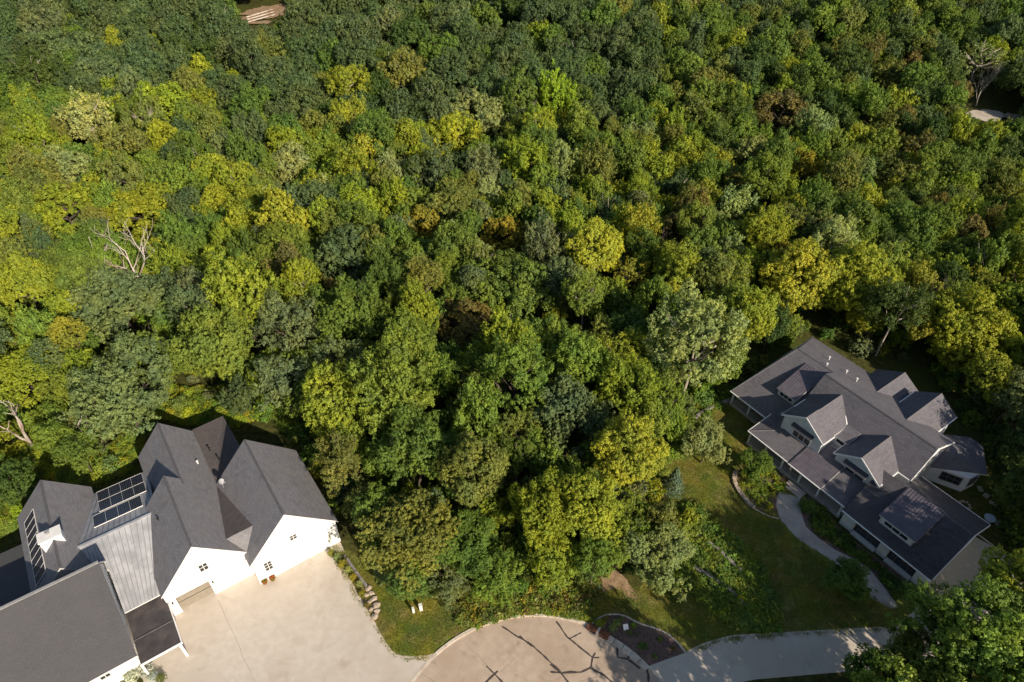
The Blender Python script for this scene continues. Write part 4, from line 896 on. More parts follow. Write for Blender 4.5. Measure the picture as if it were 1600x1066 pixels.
hero(780, 900, 42, 'tuft', 'mid', 6, label='low spreading green tree at the wood edge above the kerb')
hero(865, 880, 46, 'maple', 'ygreen', 7, label='low yellow-green tree at the wood edge left of the bare earth')
hero(700, 905, 36, 'tuft', 'greyg', 6, label='grey-green low tree at the wood edge beside the pedestals')
hero(905, 570, 44, 'maple', 'mid', 14, label='fresh green tree above the dull grey-green tree')
hero(980, 600, 52, 'tuft', 'ygreen', 14, True, label='yellow-green tufted tree left of the tall pale poplar')
hero(1085, 540, 74, 'poplar', 'paley', 19, True, 'pale', tall=1.15, label='tall pale poplar behind the left corner of the dark-roofed house')
hero(1175, 500, 42, 'maple', 'ygreen', 14, label='yellow-green tree right of the tall pale poplar')
hero(1250, 440, 60, 'maple', 'yellow', 15, True, label='big yellow tree behind the back gable of the dark-roofed house')
hero(1325, 440, 58, 'maple', 'ygreen', 15, True, label='big yellow-green tree behind the roof ridge of the dark-roofed house')
hero(1300, 385, 42, 'poplar', 'paley', 15, False, 'pale', label='pale yellow feathery tree above the big yellow tree')
hero(1505, 520, 68, 'maple', 'ygreen', 15, True, label='yellow-green broad tree above the rear gables of the dark-roofed house')
hero(1545, 585, 40, 'locust', 'yellow', 12, label='yellow fine-leaved tree overhanging the garden room')
hero(1585, 620, 42, 'maple', 'greyg', 11, label='grey-green tree with glossy leaves at the right edge beside the garden room')
hero(1585, 480, 45, 'locust', 'ygreen', 14, label='yellow-green tree at the right edge behind the rear gables')
hero(1030, 868, 58, 'tuft', 'pale', 9, True, tall=.95, label='round pale grey-green tree beside the terrace walls')
hero(1104, 690, 38, 'tuft', 'pale', 9, True, tall=1.1, label='pyramidal pale green tree beside the porch corner')
hero(1055, 748, 17, 'conifer', 'blue', 5.5, tall=1.6, label='small blue-green spruce at the end of the lawn')
hero(1182, 728, 28, 'tuft', 'green', 5.5, True, tall=1.0, label='dark green round small tree in front of the porch')
hero(1328, 905, 36, 'tuft', 'green', 5.0, True, tall=.8, label='dark green low tree beside the curved path')
hero(1265, 790, 16, 'bush', 'green', 1.8, label='round shrub below the porch beside the top of the path')
hero(1510, 985, 92, 'tuft', 'mid', 17, True, tall=.8, label='large fresh green tree hanging over the driveway in the bottom right corner')
hero(1585, 925, 60, 'maple', 'ygreen', 15, True, label='yellow-green tree at the right edge over the garage apron')
hero(1425, 1010, 45, 'tuft', 'olive', 10, True, label='olive lower tree over the drive beside the large corner tree')
hero(1370, 1062, 48, 'maple', 'green', 9, True, label='dark green tree at the bottom edge beside the shaded driveway')
hero(1470, 1085, 60, 'maple', 'green', 12, True, label='green tree cut by the bottom edge below the large corner tree')
hero(1600, 1040, 62, 'maple', 'gold', 15, True, label='golden-tipped tree in the bottom right corner')
hero(345, 545, 62, 'maple', 'mid', 15, True, tall=1.1, label='full fresh green oval tree above the left roof gables of the white house')
hero(455, 500, 52, 'tuft', 'greyg', 15, label='grey-green tufted tree above the bright tree behind the white house')
hero(560, 490, 58, 'tuft', 'green', 15, True, label='dark green tufted tree above the broad tufted tree')
hero(185, 615, 82, 'tuft', 'greyg', 15, True, tall=.95, label='large grey-green tree behind the solar panels of the white house')
dome = hero(190, 478, 80, 'locust', 'greyg', 15, True, tall=.72, label='wide grey-green dome just below the bare bleached snag')
hero(75, 560, 32, 'locust', 'greyg', 13, label='grey-green dome under the round golden crown at the left')
hero(103, 520, 27, 'locust', 'gold', 15, label='small round golden crown at the left beside the wide grey-green dome')
hero(35, 585, 55, 'locust', 'ygreen', 13, True, tall=.8, label='yellow-green spreading tree at the left edge above the dead trunks')
hero(40, 450, 55, 'locust', 'ygreen', 14, True, label='yellow-green tree at the left edge left of the wide dome')
hero(126, 652, 32, 'tuft', 'paley', 7, label='pale yellow flowering shrub-like tree beside the leaning dead trunk')
hero(20, 755, 34, 'maple', 'dark', 8, label='very dark green tree left of the far-left gable of the white house')
hero(8, 690, 34, 'locust', 'ygreen', 5, label='low yellow-green tree at the left edge beside the dead tree')
hero(140, 195, 46, 'poplar', 'paley', 17, False, 'pale', tall=1.2, label='pale poplar with white trunks in the upper left woods')
hero(105, 262, 34, 'oak', 'paley', 14, label='pale yellow rounded tree below the pale poplar at upper left')
hero(455, 258, 33, 'oak', 'paley', 14, label='pale yellow round tree in the woods above centre left')
hero(345, 310, 26, 'oak', 'yellow', 14, label='yellow round tree left of and below the pale yellow round tree')
hero(708, 210, 38, 'oak', 'yellow', 14, label='bright yellow-green tree at upper centre below the silvery tree')
hero(872, 158, 32, 'poplar', 'lime', 18, tall=1.6, label='brightest lime-green tree in the upper centre')
hero(750, 180, 48, 'tuft', 'pale', 13, label='silvery pale green tree left of the brightest lime tree')
hero(790, 372, 38, 'locust', 'gold', 12, label='golden domed tree in the middle of the woods')
hero(660, 348, 30, 'locust', 'gold', 12, label='golden-olive tree left of the golden domed tree in mid woods')
hero(932, 392, 46, 'maple', 'yellow', 16, True, 'pale', label='bright yellow tree with visible pale trunk in mid woods')
hero(985, 428, 36, 'airy', 'gold', 13, label='thin golden tree right of the bright yellow tree')
hero(725, 502, 50, 'locust', 'brown', 10, tall=.55, label='flat rusty brown crown in the centre of the woods')
hero(1220, 178, 45, 'locust', 'brown', 14, label='rusty brown domed tree in the upper right woods')
hero(1046, 356, 25, 'locust', 'brown', 11, label='small rusty tree right of centre between green crowns')
hero(1256, 265, 30, 'locust', 'gold', 12, label='golden flat crown below the rusty brown dome at upper right')
hero(1395, 270, 36, 'oak', 'olive', 13, label='olive round tree right of the golden flat crown')
hero(1540, 445, 30, 'maple', 'gold', 13, label='golden tree at the right above the broad yellow-green tree')
hero(1530, 95, 46, 'airy', 'pale', 16, False, 'pale', tall=1.1, label='sparse tree with white limbs above the far patio')
hero(1175, 235, 20, 'poplar', 'paley', 14, label='narrow pale yellow tree in the upper right woods')
hero(1385, 122, 38, 'locust', 'olive', 13, label='olive domed tree in the upper right corner woods')
hero(220, 330, 60, 'locust', 'ygreen', 14, True, label='wide yellow-green dome just above the bare bleached snag')
hero(100, 330, 50, 'locust', 'ygreen', 14, label='wide yellow-green dome upper left of the bare bleached snag')
hero(1150, 320, 34, 'poplar', 'pale', 13, label='pale green upright tree right of centre in mid woods')
hero(540, 395, 48, 'oak', 'oak', 14, label='dark bluish-green round tree in mid woods left of centre')
hero(800, 455, 60, 'oak', 'green', 14, label='dark green round-lobed tree left of the bright yellow tree in mid woods')
hero(1600, 765, 40, 'maple', 'dark', 9, label='dark tree at the right edge just above the blue basin')
hero(1602, 690, 38, 'tuft', 'dark', 9, label='dark tree at the right edge beyond the garden room roof')
hero(1270, 1170, 60, 'maple', 'green', 15, label='green tree below the bottom edge of the picture')
# off-frame trees that shade the street, the drives and the right-hand garden
for x, y, R, h in ((22, 17.5, 4.6, 12), (31, 19, 6, 15), (46, 21, 6, 16), (67, 35, 7, 20), (72, 41, 6.5, 17), (78, 40, 6.5, 17), (62, 30, 7, 20), (40, 24, 6.5, 17), (52, 30, 7, 19), (84, 40, 7.5, 19), (93, 54, 7, 19), (74, 33, 7, 19), (76, 47, 6, 17), (100, 70, 7, 18), (86, 62, 6, 17), (92, 84, 6.5, 17)):
    add_tree(x, y, R, h, 'maple', 'mid', label='full green tree outside the right and lower edges of the picture')

def bare_tree(px, py_base, h, seed, m, name, label, cat='tree', lean=(0, 0), at_=None, **k):
    z = gz_(px, py_base) if py_base < 600 else 0.0
    p = at(px, py_base, z)
    if at_ is not None: p = Vector(at_)
    r = empty(name, p, rnd.uniform(0, 6)); tag(r, label, cat)
    r.rotation_euler = (lean[0], lean[1], r.rotation_euler[2])
    me = bare_mesh(seed, M[m], **k); zmax = max(v.co.z for v in me.vertices); s = h / zmax
    obj('limbs', me, r, scale=(s, s, s)); trees.append((p.x, p.y, 2.0)); return r
bare_tree(188, 478, 21, 4, 'bark_dead', 'dead_tree', 'tall bare snag with bleached spreading limbs at the left of the woods', levels=4, r0=.22, L0=6.0, spread=.85, kids=3, up=.2, taper=.6, at_=dome.location + Vector((1.5, 8.5, 0)))
bare_tree(52, 705, 13, 5, 'bark_dead', 'dead_tree', 'bleached dead tree at the left edge above the far-left gable', levels=3, r0=.24, L0=4.5, spread=.5, kids=2, taper=.62)
bare_tree(108, 702, 11, 8, 'bark_dead', 'dead_tree', 'leaning broken dead trunk behind the far-left gable', levels=3, r0=.26, L0=4.0, spread=.45, kids=2, taper=.62, lean=(.1, -.5))
bare_tree(283, 575, 11, 11, 'twig', 'dead_tree', 'grey leafless tree left of the full green oval tree', levels=4, r0=.16, L0=3.5, spread=.4, kids=3)
bare_tree(1410, 540, 15, 14, 'twig', 'dead_tree', 'pinkish-grey leafless tree behind the dark-roofed house', levels=5, r0=.16, L0=3.2, spread=.7, kids=3, n=4)
bare_tree(1012, 440, 12, 17, 'twig', 'dead_tree', 'grey leafless tree right of the thin golden tree', levels=4, r0=.14, L0=3.2, spread=.55, kids=3)
bare_tree(628, 140, 15, 19, 'bark_dead', 'dead_tree', 'bare forked tree in the dark oak woods at the top', levels=4, r0=.2, L0=4, spread=.4, kids=3)
bare_tree(1395, 470, 12, 21, 'twig', 'dead_tree', 'small leafless tree behind the yellow trees at the right', levels=4, r0=.14, L0=3.2, spread=.6, kids=3)
bare_tree(1525, 165, 14, 23, 'bark_pale', 'dead_tree', 'fan of bare white limbs above the far patio', levels=4, r0=.14, L0=3.2, spread=.55, kids=4)

# ------------------------------------------------------------------ the woods between them
def inside(x, y, poly):
    c = False; n = len(poly); j = n - 1
    for i in range(n):
        (xi, yi), (xj, yj) = poly[i], poly[j]
        if (yi > y) != (yj > y) and x < (xj - xi) * (y - yi) / (yj - yi) + xi: c = not c
        j = i
    return c
OPEN = [(-60, 885), (0, 850), (22, 812), (56, 742), (120, 745), (150, 752), (205, 722), (205, 690), (240, 640), (310, 640), (350, 640), (400, 660), (470, 690), (540, 800), (565, 870), (620, 925), (700, 940),
        (800, 955), (900, 935), (935, 905), (975, 880), (1000, 925), (1060, 930), (1085, 800), (1030, 770), (1035, 725), (1080, 640), (1140, 605), (1275, 520), (1357, 570), (1415, 572), (1475, 605),
        (1505, 655), (1520, 672), (1548, 700), (1552, 745), (1575, 800), (1600, 850), (1640, 880), (1640, 1200), (-60, 1200)]
def far_open(px, py): return ((px - 408) / 48) ** 2 + ((py - 22) / 24) ** 2 < 1 or ((px - 1552) / 46) ** 2 + ((py - 172) / 24) ** 2 < 1
def blocked(x, y, R, zc):
    px, py, d = proj((x, y, zc)); r = F * R / d * .8
    for k in range(9):
        a = k * math.pi / 4; qx, qy = (px, py) if k == 8 else (px + math.cos(a) * r, py + math.sin(a) * r)
        if inside(qx, qy, OPEN) or far_open(qx, qy): return True
    b = proj((x, y, terrain(x, y)))
    return inside(b[0], b[1], OPEN)
def pick(w): 
    t = rnd.random() * sum(w.values())
    for k, v in w.items():
        t -= v
        if t <= 0: return k
    return k
def region(px, py):
    n = noise.noise(Vector((px * .012, py * .02, 1.7)))
    if py < 190 and px < 1010 and not (px < 130 and py > 150) and not (px < 420 and py > 165):
        return pick(dict(oak=14, green=2.5, greyg=1.5, olive=1, dark=1.2, ygreen=.3)), pick(dict(oak=8, maple=1.2, locust=1)), (4.2, 6.8)
    if px < 560 and py < 360:
        return pick(dict(green=3, mid=4, ygreen=4.2, olive=1.6, oak=1.6, yellow=.5, paley=.4, greyg=1.2)), pick(dict(oak=4, maple=2, locust=2, tuft=2, poplar=1.2)), (3.2, 5.8)
    if px > 1000 and py < 200:
        return pick(dict(dark=3, green=4, mid=1.6, olive=2, brown=.3, oak=3.5, ygreen=1)), pick(dict(oak=3, maple=3, locust=2, poplar=1)), (3.2, 5.4)
    if px > 1060 and py < 420:
        return pick(dict(green=3.8, mid=3, ygreen=3.2, olive=2.6, brown=.25, dark=1.6, yellow=.5, pale=.7, gold=.15)), pick(dict(maple=4, locust=2, poplar=1.6, tuft=2, airy=.3)), (2.8, 4.8)
    if px > 1150:
        return pick(dict(ygreen=4, yellow=1.2, mid=2.5, green=2.5, greyg=1, dark=2, gold=.6)), pick(dict(maple=5, tuft=2, locust=1)), (3.0, 5.0)
    if py < 300:
        return pick(dict(green=3.5, mid=3.2, ygreen=3, olive=2.4, greyg=1.3, oak=2, pale=.6, yellow=.4, brown=.12)), pick(dict(maple=3, oak=3, tuft=2, locust=1.4, poplar=1.6)), (2.7, 5.4)
    if py < 470:
        return pick(dict(green=4, mid=3.4, ygreen=2.6, olive=2, greyg=1.3, oak=1.6, pale=.5, yellow=.35, gold=.2, brown=.12)), pick(dict(maple=3, oak=2.6, tuft=3, locust=1.4, poplar=.8)), (2.9, 5.0)
    return pick(dict(green=4.5, mid=5, ygreen=3.4, olive=1.4, greyg=.5, dark=.1, oak=.3)), pick(dict(maple=3, tuft=4, oak=.6, poplar=1.5, locust=.6)), (3.2, 5.6)
LANES = [(at(1548, 176, -1), 36, 11), (at(405, 24, -1), 32, 15)]
def in_sun_lane(x, y):
    for c, L, w in LANES:
        dx, dy = x - c.x, y - c.y; a = dx * math.sin(SUN_LEFT) - dy * math.cos(SUN_LEFT); b = dx * math.cos(SUN_LEFT) + dy * math.sin(SUN_LEFT)
        if -6 < a < L and abs(b) < w: return True
    return False
grid = {}
def g_add(x, y, R): grid.setdefault((int(x // 8), int(y // 8)), []).append((x, y, R))
for t in trees: g_add(*t)
HEROES = [(r[1], r[2], r[3], r[0].location.y) for r in info if r[6] and 'outside' not in r[6]]
def hides_hero(px, py, r, y):
    return any(y < hy + 1 and math.hypot(px - a, (py - b) * 1.0) < .85 * rr + .62 * r for a, b, rr, hy in HEROES)
def clear(x, y, R, f):
    gx, gy = int(x // 8), int(y // 8)
    for i in range(gx - 2, gx + 3):
        for j in range(gy - 2, gy + 3):
            for (a, b, r) in grid.get((i, j), ()):
                if (a - x) ** 2 + (b - y) ** 2 < ((R + r) * f) ** 2: return False
    return True
cands = []
for phase, (tries, f, kk) in enumerate([(9000, .74, 1.12), (16000, .62, .8), (22000, .56, .58)]):
    for _ in range(tries):
        y = 42 + 300 * rnd.random() ** .8; hw = y * .86 + 26; x = rnd.uniform(-hw, hw + 6)
        px, py, d = proj((x, y, terrain(x, y) + 9))
        if py < -70: continue
        tint, style, (ra, rb_) = region(px, py); R = rnd.uniform(ra, rb_) * kk
        low = in_sun_lane(x, y)
        if low: R *= .6
        if not clear(x, y, R, f): continue
        h = (8.5 + R * 1.5 + rnd.uniform(-2.5, 3.5)) * (1, .9, .74)[phase]
        if low: h = R * 1.6; style = 'tuft'
        hz = min(h * .46, R * rnd.uniform(.95, 1.45) * (1.3 if style == 'poplar' else 1)); zc = terrain(x, y) + h - hz
        if py > 930 and px < 1500: continue
        if blocked(x, y, R, zc): continue
        pp = proj((x, y, zc))
        if hides_hero(pp[0], pp[1], F * R / pp[2], y): continue
        g_add(x, y, R); vis = -40 < pp[0] < 1640 and -30 < pp[1] < 1100
        cands.append(((R / pp[2]) if vis else 0, x, y, R, h, style, tint, hz, pp))
cands.sort(key=lambda c: -c[0])
n_near = max(0, 298 - len(info))
near, far = cands[:n_near], cands[n_near:]
for c in near:
    _, x, y, R, h, style, tint, hz, pp = c
    if style == 'airy': style = 'poplar'
    add_tree(x, y, R, h, style, tint, False, 'pale' if rnd.random() < .25 else 'dark', hz)
print('trees', len(info), 'far', len(far), 'last near px', near[-1][8][:2] if near else None)

# labels for the woodland trees: colour, shape and how far from something one can find
LM = [('the bleached snag', 188, 385), ('the golden crown', 103, 518), ('the white-trunked poplar', 140, 195), ('the pale yellow round tree', 455, 257), ('the brightest lime tree', 872, 158), ('the silvery tree', 750, 180),
      ('the golden dome', 790, 372), ('the pale-trunked tree', 932, 392), ('the flat rusty crown', 725, 502), ('the rusty brown dome', 1220, 178), ('the tall pale poplar', 1085, 540), ('the big yellow tree', 1250, 440),
      ('the solar panels', 190, 770), ('the oval tree', 345, 545), ('the broad tufted tree', 603, 612), ('the golden flat crown', 1256, 265), ('the far patio', 1540, 180), ('the white house', 340, 670),
      ('the rear gables', 1440, 620), ('the garden room', 1500, 710), ('the bare earth patch', 965, 915), ('the utility pedestals', 652, 955), ('the pinkish tree', 1410, 455), ('the grey leafless tree', 1012, 400)]
NUM = ['right beside', 'one crown', 'two crowns', 'three crowns', 'four crowns', 'five crowns', 'six crowns', 'seven crowns', 'eight crowns', 'nine crowns', 'ten crowns']
DIRS = ['right of', 'above and right of', 'above', 'above and left of', 'left of', 'below and left of', 'below', 'below and right of']
used = set()
for rec in info:
    root, px, py, rpx, tint, style, label, h = rec
    gname = 'woodland trees' if style not in ('bush',) else 'garden shrubs'
    if label and 'outside' in label: tag(root, label, 'tree', 'trees beyond the frame'); continue
    if not label:
        cs = sorted((math.hypot(px - a, py - b), n_, a, b) for n_, a, b in LM)
        size = 'big' if rpx > 46 else ('small' if rpx < 27 else 'mid-sized')
        for dd, n_, a, b in cs[:6]:
            kq = min(10, int(round(dd / 38))); di = DIRS[int(round(math.atan2(b - py, px - a) / (math.pi / 4))) % 8]
            wd = f'{NUM[kq]} {di} {n_}' if kq else f'right beside {n_}'
            label = f'{size} {CW[tint]} {SW_[style]} tree {wd}' if tint != 'dark' else f'{size} dark {SW_[style]} tree {wd}'
            if len(label.replace('-', ' ').split()) > 16: label = label.replace(size + ' ', '', 1)
            if label not in used: break
    used.add(label)
    tag(root, label, {'bush': 'shrub'}.get(style, 'tree'), gname)

# shared meshes for what nobody could count
def small(seed, style, n, ls): return crown(seed, style, n, ls)
def proto_coll(name, meshes):
    c = bpy.data.collections.new(name)
    for i, me in enumerate(meshes):
        o = bpy.data.objects.new('%s_%02d' % (name, i), me); c.objects.link(o)
    return c
def stuff(name, recs, coll, **t):
    """recs: (x, y, z, rz, sx, sy, sz, index, tint) -> one object of instances"""
    n = len(recs); me = bpy.data.meshes.new(name); me.vertices.add(n); A = np.array([r[:8] for r in recs], dtype=np.float32)
    me.vertices.foreach_set('co', A[:, :3].ravel())
    a = me.attributes.new('rot', 'FLOAT_VECTOR', 'POINT'); R_ = np.zeros((n, 3), np.float32); R_[:, 2] = A[:, 3]; a.data.foreach_set('vector', R_.ravel())
    a = me.attributes.new('scl', 'FLOAT_VECTOR', 'POINT'); a.data.foreach_set('vector', A[:, 4:7].copy().ravel())
    a = me.attributes.new('idx', 'INT', 'POINT'); a.data.foreach_set('value', A[:, 7].astype(np.int32))
    a = me.attributes.new('tint', 'FLOAT_VECTOR', 'POINT'); a.data.foreach_set('vector', np.array([r[8] for r in recs], np.float32).ravel())
    me.materials.append(M['leaf']); o = obj(name, me); tag(o, kind='stuff', **t)
    ng = bpy.data.node_groups.new(name, 'GeometryNodeTree')
    ng.interface.new_socket('Geometry', in_out='INPUT', socket_type='NodeSocketGeometry'); ng.interface.new_socket('Geometry', in_out='OUTPUT', socket_type='NodeSocketGeometry')
    gi, go = ng.nodes.new('NodeGroupInput'), ng.nodes.new('NodeGroupOutput')
    ci = ng.nodes.new('GeometryNodeCollectionInfo'); ci.inputs['Collection'].default_value = coll; ci.inputs['Separate Children'].default_value = True; ci.inputs['Reset Children'].default_value = True
    ip = ng.nodes.new('GeometryNodeInstanceOnPoints'); ip.inputs['Pick Instance'].default_value = True
    def na(nm, ty):
        q = ng.nodes.new('GeometryNodeInputNamedAttribute'); q.data_type = ty; q.inputs['Name'].default_value = nm; return q.outputs['Attribute']
    ng.links.new(gi.outputs[0], ip.inputs['Points']); ng.links.new(ci.outputs[0], ip.inputs['Instance'])
    ng.links.new(na('idx', 'INT'), ip.inputs['Instance Index']); ng.links.new(na('rot', 'FLOAT_VECTOR'), ip.inputs['Rotation']); ng.links.new(na('scl', 'FLOAT_VECTOR'), ip.inputs['Scale'])
    ng.links.new(ip.outputs[0], go.inputs[0])
    md = o.modifiers.new('instances', 'NODES'); md.node_group = ng; return o
LO = [('oak', 301, 7000, .075), ('oak', 302, 7000, .075), ('maple', 303, 7000, .072), ('maple', 304, 7000, .072), ('locust', 305, 7500, .065), ('tuft', 306, 7500, .065), ('poplar', 307, 6000, .07), ('airy', 308, 3500, .07), ('oak', 309, 7000, .075)]
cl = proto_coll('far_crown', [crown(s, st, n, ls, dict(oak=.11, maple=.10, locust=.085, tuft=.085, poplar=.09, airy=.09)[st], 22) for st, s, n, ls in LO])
idx = {}
for i, l in enumerate(LO): idx.setdefault(l[0], []).append(i)
recs = []
for _, x, y, R, h, style, tint, hz, pp in far:
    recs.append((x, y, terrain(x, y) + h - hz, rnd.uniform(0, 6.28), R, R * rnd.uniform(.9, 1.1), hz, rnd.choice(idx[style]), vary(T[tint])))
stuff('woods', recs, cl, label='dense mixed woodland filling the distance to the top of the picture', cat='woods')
cb = proto_coll('shrub_clump', [crown(401, 'bush', 1500, .15, .2, 12), crown(402, 'tuft', 2000, .12, .15, 14), crown(403, 'bush', 1500, .15, .2, 12), crown(404, 'locust', 1800, .13, .15, 14)])
recs = []
for _ in range(9000):
    y = 40 + 130 * rnd.random() ** .9; x = rnd.uniform(-y * .86 - 20, y * .86 + 24); R = rnd.uniform(.7, 2.1); z = terrain(x, y)
    px, py, _d = proj((x, y, z)); px2, py2, _d = proj((x, y, z + R * 1.8))
    if inside(px, py, OPEN) or inside(px2, py2, OPEN) and not (100 < px2 < 480 and py2 < 700) or (py > 925 and px < 1500): continue
    tint = pick(dict(dark=3, green=5, mid=3, ygreen=2, olive=2)) if rnd.random() < .8 else 'greyg'
    recs.append((x, y, z + R * .5, rnd.uniform(0, 6.28), R, R, R * rnd.uniform(.7, 1.3), rnd.randrange(4), vary(T[tint], .2)))
    if len(recs) > 2600: break
PB = [(195, 700), (235, 632), (250, 585), (330, 565), (420, 590), (455, 640), (470, 690), (500, 730), (520, 800), (540, 850), (525, 790), (470, 690), (385, 685), (350, 645), (300, 665), (245, 650), (213, 712), (205, 735), (148, 755), (60, 745), (25, 812), (0, 860), (-20, 860), (-20, 640), (60, 640), (150, 720)]
for _ in range(9000):                       # low sunlit growth behind the white house
    px, py = rnd.uniform(-20, 545), rnd.uniform(610, 862)
    if not inside(px, py, PB): continue
    p = at(px, py); R = rnd.uniform(.35, 1.15)
    if (p - at(180, 720)).length < 0: continue
    u_, v_ = p.x * cA + p.y * sA, -p.x * sA + p.y * cA
    if -42 < u_ < 12.4 and 50 < v_ < 87.2 + (0 if u_ > -8.5 else -2): continue
    recs.append((p.x, p.y, R * .4, rnd.uniform(0, 6.28), R, R, R * rnd.uniform(.6, 1.1), rnd.randrange(4), vary(T[pick(dict(ygreen=4, mid=4, green=2, olive=1.2, yellow=.5))], .2)))
    if len(recs) > 5200: break
stuff('undergrowth', recs, cb, label='shrubs and saplings growing on the woodland floor and behind the white house', cat='undergrowth')
ct = proto_coll('weed_clump', [crown(411, 'bush', 220, .3, .3, 8), crown(412, 'tuft', 300, .26, .25, 8), crown(413, 'airy', 160, .28, .25, 6)])
def patch(name, poly, n, r, tints, label, hk=(.6, 1.2), avoid=None, vr=.2):
    xs_ = [p[0] for p in poly]; ys_ = [p[1] for p in poly]; recs = []; t = 0
    while len(recs) < n and t < n * 30:
        t += 1; px, py = rnd.uniform(min(xs_), max(xs_)), rnd.uniform(min(ys_), max(ys_))
        if not inside(px, py, poly): continue
        if avoid and any(abs(px - a) + abs(py - b) < rr_ for a, b, rr_ in avoid): continue
        p = at(px, py); R = rnd.uniform(*r)
        recs.append((p.x, p.y, R * .35, rnd.uniform(0, 6.28), R, R, R * rnd.uniform(*hk), rnd.randrange(3), vary(T[pick(tints)], vr)))
    return stuff(name, recs, ct, label=label, cat='plants')
patch('weeds', [(690, 935), (760, 925), (860, 915), (932, 905), (940, 940), (915, 962), (855, 957), (800, 962), (750, 980), (725, 982)], 900, (.18, .55), dict(olive=4, brown=2, mid=2, gold=.7, paley=.6), 'brown and olive weeds between the woods and the kerb')
patch('weeds', [(755, 972), (800, 955), (855, 950), (915, 958), (925, 972), (895, 968), (842, 959), (800, 963)], 420, (.12, .35), dict(mid=4, ygreen=3, pale=1), 'fresh green weeds hugging the kerb of the turning circle')
patch('terrace_plants', [(1062, 790), (1085, 785), (1110, 812), (1150, 845), (1190, 890), (1212, 940), (1215, 985), (1180, 985), (1140, 975), (1085, 930), (1050, 900)], 1100, (.3, .85), dict(green=4, mid=5, ygreen=1), 'dense green ground cover between the terrace walls', hk=(.5, .9),
      avoid=[(1092, 842, 7), (1105, 852, 8), (1118, 861, 8), (1130, 870, 7), (1142, 881, 8), (1088, 893, 7), (1100, 899, 7), (1112, 906, 7), (1125, 914, 7), (1138, 924, 7), (1150, 936, 6)])
patch('bed_plants', [(1152, 745), (1175, 725), (1205, 730), (1232, 765), (1212, 772), (1205, 795), (1180, 788), (1160, 770)], 130, (.2, .5), dict(ygreen=3, yellow=1, mid=3, olive=1), 'mixed yellow-green perennials inside the stone-walled bed by the porch')
patch('bed_plants', [(1258, 785), (1285, 795), (1320, 838), (1345, 862), (1390, 900), (1430, 925), (1400, 935), (1370, 895), (1335, 868), (1300, 850), (1272, 830)], 300, (.2, .6), dict(green=4, dark=4, mid=1), 'dark green shrubs between the curved path and the garage wall')
patch('yard_plants', [(1540, 700), (1600, 690), (1620, 860), (1590, 870), (1565, 830), (1565, 770)], 260, (.3, 1.1), dict(green=3, dark=4), 'dark green plants in the shade right of the garden room')
patch('yard_plants', [(1040, 700), (1075, 640), (1140, 600), (1150, 612), (1120, 640), (1090, 660), (1060, 720)], 120, (.3, .9), dict(green=4, mid=3, ygreen=1), 'green plants between the spruce and the boundary wall')
# blades and clumps of the lawns
def blade_mesh(seed, n):
    rng = np.random.default_rng(seed); P = rng.uniform(-1, 1, (n, 3)); P[:, 2] = .3
    Nn = norm(rng.normal(size=(n, 3)) * np.array([1, 1, .4])); V, Fc = leaves_quads(P, Nn, .32, rng, .35); V[:, 2] = np.maximum(V[:, 2], 0)
    return np_mesh('grass_blades', V, Fc, rng.random(n), [M['leaf']])
cg = proto_coll('grass_clump', [blade_mesh(i, 110) for i in range(3)])
def lawn_grass(poly, n, label, skip=None):
    b = [(p.x, p.y) for p in poly]; x0, x1 = min(p[0] for p in b), max(p[0] for p in b); y0, y1 = min(p[1] for p in b), max(p[1] for p in b); recs = []
    while len(recs) < n:
        x, y = rnd.uniform(x0, x1), rnd.uniform(y0, y1)
        if not inside(x, y, b): continue
        px, py, _d = proj((x, y, 0))
        if any(inside(px + q_, py, s_) for s_ in skip or () for q_ in (-5, 5)): n -= 1; continue
        if (Vector((x, y, 0)) - CC).length < CR + .9: n -= 1; continue
        g = noise.noise(Vector((x * .35, y * .35, 3))); t = (.21 + .1 * g, .225 + .04 * g, .035 + .015 * max(g, 0))
        if rnd.random() < .12 + max(0, g) * .5: t = (.34, .26, .10)
        s = rnd.uniform(.45, .8); recs.append((x, y, 0, rnd.uniform(0, 6.28), s, s, rnd.uniform(.1, .2), rnd.randrange(3), t))
    stuff('grass', recs, cg, label=label, cat='grass')
DRP = [(512, 856), (599, 1000), (611, 1018), (630, 1027), (681, 1023), (681, 1060), (200, 1060), (300, 900)]
BEDP = [(922, 978), (950, 958), (985, 962), (1020, 980), (1050, 995), (1075, 1022), (1018, 1042), (950, 1000)]
PTH = pathL + pathR[::-1]
lawn_grass(lawn_near, 1500, 'short green and straw-coloured grass of the small lawn beside the driveway', [DRP, BEDP])
lawn_grass(lawn_far, 3400, 'short grass of the half-shaded lawn below the dark-roofed house', [DRP, BEDP, PTH, [(1072, 1022), (1120, 1001), (1250, 989), (1410, 978), (1450, 920), (1470, 1100), (1000, 1100)], [(1215, 770), (1255, 775), (1320, 840), (1440, 925), (1400, 955), (1210, 790)]])

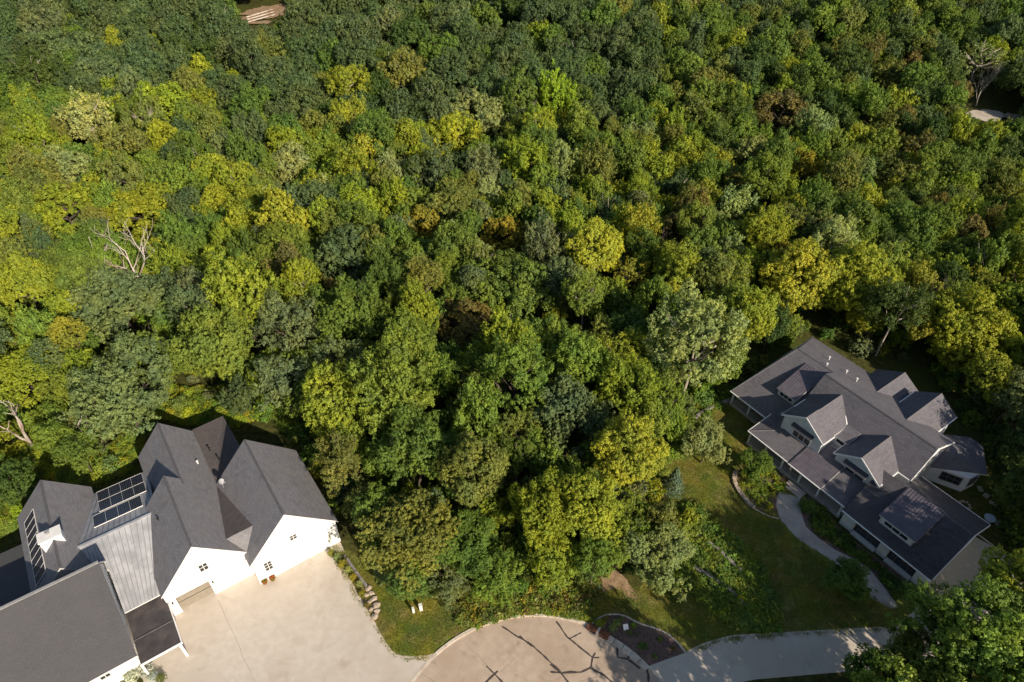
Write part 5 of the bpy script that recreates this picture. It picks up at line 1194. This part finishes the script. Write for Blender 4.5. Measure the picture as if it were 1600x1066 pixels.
# individual garden plants
def clump(px, py, R, h, tint, label, cat='plant', style='bush', name='garden_plant', group=None, z=0.03):
    p = at(px, py); r = empty(name, (p.x, p.y, z)); tag(r, label, cat, group)
    me = {'bush': CM[0], 'tuft': CM[1], 'airy': CM[2]}[style]; c = obj('foliage', me, r, (0, 0, h * .45), rnd.uniform(0, 6), (R, R, h * .5)); c['tint'] = vary(tint if isinstance(tint, tuple) else T[tint], .06)
    mb = MB(); mb.tube([(0, 0, -.05), (0, 0, h * .5)], [.03, .02], 5); mb.build('stem', M['bark'], r); return r
CM = [crown(421, 'bush', 480, .2, .22, 10), crown(422, 'tuft', 650, .17, .2, 10), crown(423, 'airy', 300, .18, .15, 8)]
for x, y, R, h, t, l in ((937, 976, .62, .7, 'ygreen', 'bright green leafy clump at the kerb inlet end of the mulch bed'), (947, 968, .4, .5, 'brown', 'reddish low plant beside the bright green clump in the mulch bed'),
                         (957, 983, .55, .7, 'pale', 'pale green clump left of the white plaque, nearest the street'), (964, 975, .5, .6, 'paley', 'pale variegated clump just left of the white plaque'), (970, 968, .35, .5, 'greyg', 'grey-green clump above the pale variegated clump in the mulch bed'),
                         (983, 990, .35, .5, 'olive', 'olive clump just below the white plaque'), (990, 979, .38, .5, 'lime', 'bright lime clump right of the white plaque'), (994, 991, .28, .4, 'greyg', 'little grey-green plant under the bright lime clump'),
                         (1003, 1011, .6, .6, 'green', 'wide green mound in the middle of the mulch bed by the street'), (1031, 1000, .35, .4, 'mid', 'small lone green plant in the upper right of the mulch bed'), (1022, 1026, .32, .35, 'mid', 'small green plant nearest the right tip of the mulch bed'),
                         (1051, 1014, .3, .4, 'brown', 'small brown plant at the far tip of the mulch bed'), (929, 972, .3, .4, 'greyg', 'tiny dark plant in the left tip of the mulch bed')):
    clump(x, y, R, h, t, l, style=rnd.choice(['bush', 'tuft']), group='plants in the mulch bed')
for i, (x, y, s, t) in enumerate(((518, 866, .5, 'gold'), (527, 873, .5, 'paley'), (535, 884, .55, 'gold'), (545, 893, .5, 'paley'), (552, 905, .5, 'gold'), (562, 915, .5, 'paley'), (566, 930, .45, 'gold'), (574, 948, .4, 'brown'), (541, 878, .4, 'brown'))):
    loc = ['first from the white gable', 'second from the white gable', 'third from the white gable', 'beside the top end of the grey timber wall', 'beside the middle of the grey timber wall', 'beside the lower end of the grey timber wall', 'among the first boulders', 'between driveway and last boulders', 'between timber wall and the second clump'][i]
    clump(x, y, s, s * 1.6, t, 'dry ornamental grass clump in the driveway bed, ' + loc, 'ornamental grass', 'tuft', 'ornamental_grass', 'ornamental grasses along the driveway')
for px, py, R, h, l in ((208, 1062, .9, 1.5, 'left of the three'), (228, 1052, .9, 1.4, 'middle of the three'), (240, 1062, .7, 1.1, 'right of the three')):
    clump(px, py, R, h, (.62, .62, .56), 'white-flowering shrub against the white porch wall, ' + l, 'shrub', 'bush', 'flowering_shrub', 'white-flowering shrubs by the porch')
clump(254, 1062, .6, .9, 'olive', 'olive shrub at the driveway edge beside the white-flowering shrubs', 'shrub', 'tuft', 'shrub')
clump(519, 850, .75, 3.6, (.5, .52, .5), 'climbing shrub tinted like leaf shadows on white wall at the right corner of the white gable', 'shrub', 'airy', 'shrub')  # pale tint stands in for leaf shadows on the white wall
for (x, y), l in (((415, 912), 'left'), ((427, 907), 'right')):
    p = at(x, y, 0); r = empty('flower_pot', (p.x, p.y, .03)); tag(r, f'{l} of two terracotta pots of red flowers by the white gable', 'flower pot', 'flower pots by the white gable')
    mb = MB(); mb.tube([(0, 0, 0), (0, 0, .45), (0, 0, .46), (0, 0, .36)], [.2, .32, .27, .25], 12); mb.build('pot', M['terracotta'], r)
    c = obj('foliage', CM[0], r, (0, 0, .55), 0, (.45, .45, .28)); c['tint'] = T['green']
    mb = MB()
    for i in range(26):
        a, rr_ = rnd.uniform(0, 6.28), .42 * rnd.random() ** .5; c0 = Vector((math.cos(a) * rr_, math.sin(a) * rr_, .82 - rr_ * .4)); mb.obox(c0, (.05, .01, 0), (-.01, .05, 0), (0, 0, .02))
    mb.build('flowers', M['flower'] if 'flower' in M else M.setdefault('flower', noisy('red_petals', (.35, .03, .02), (.5, .07, .03), 9)), r, fix=False)
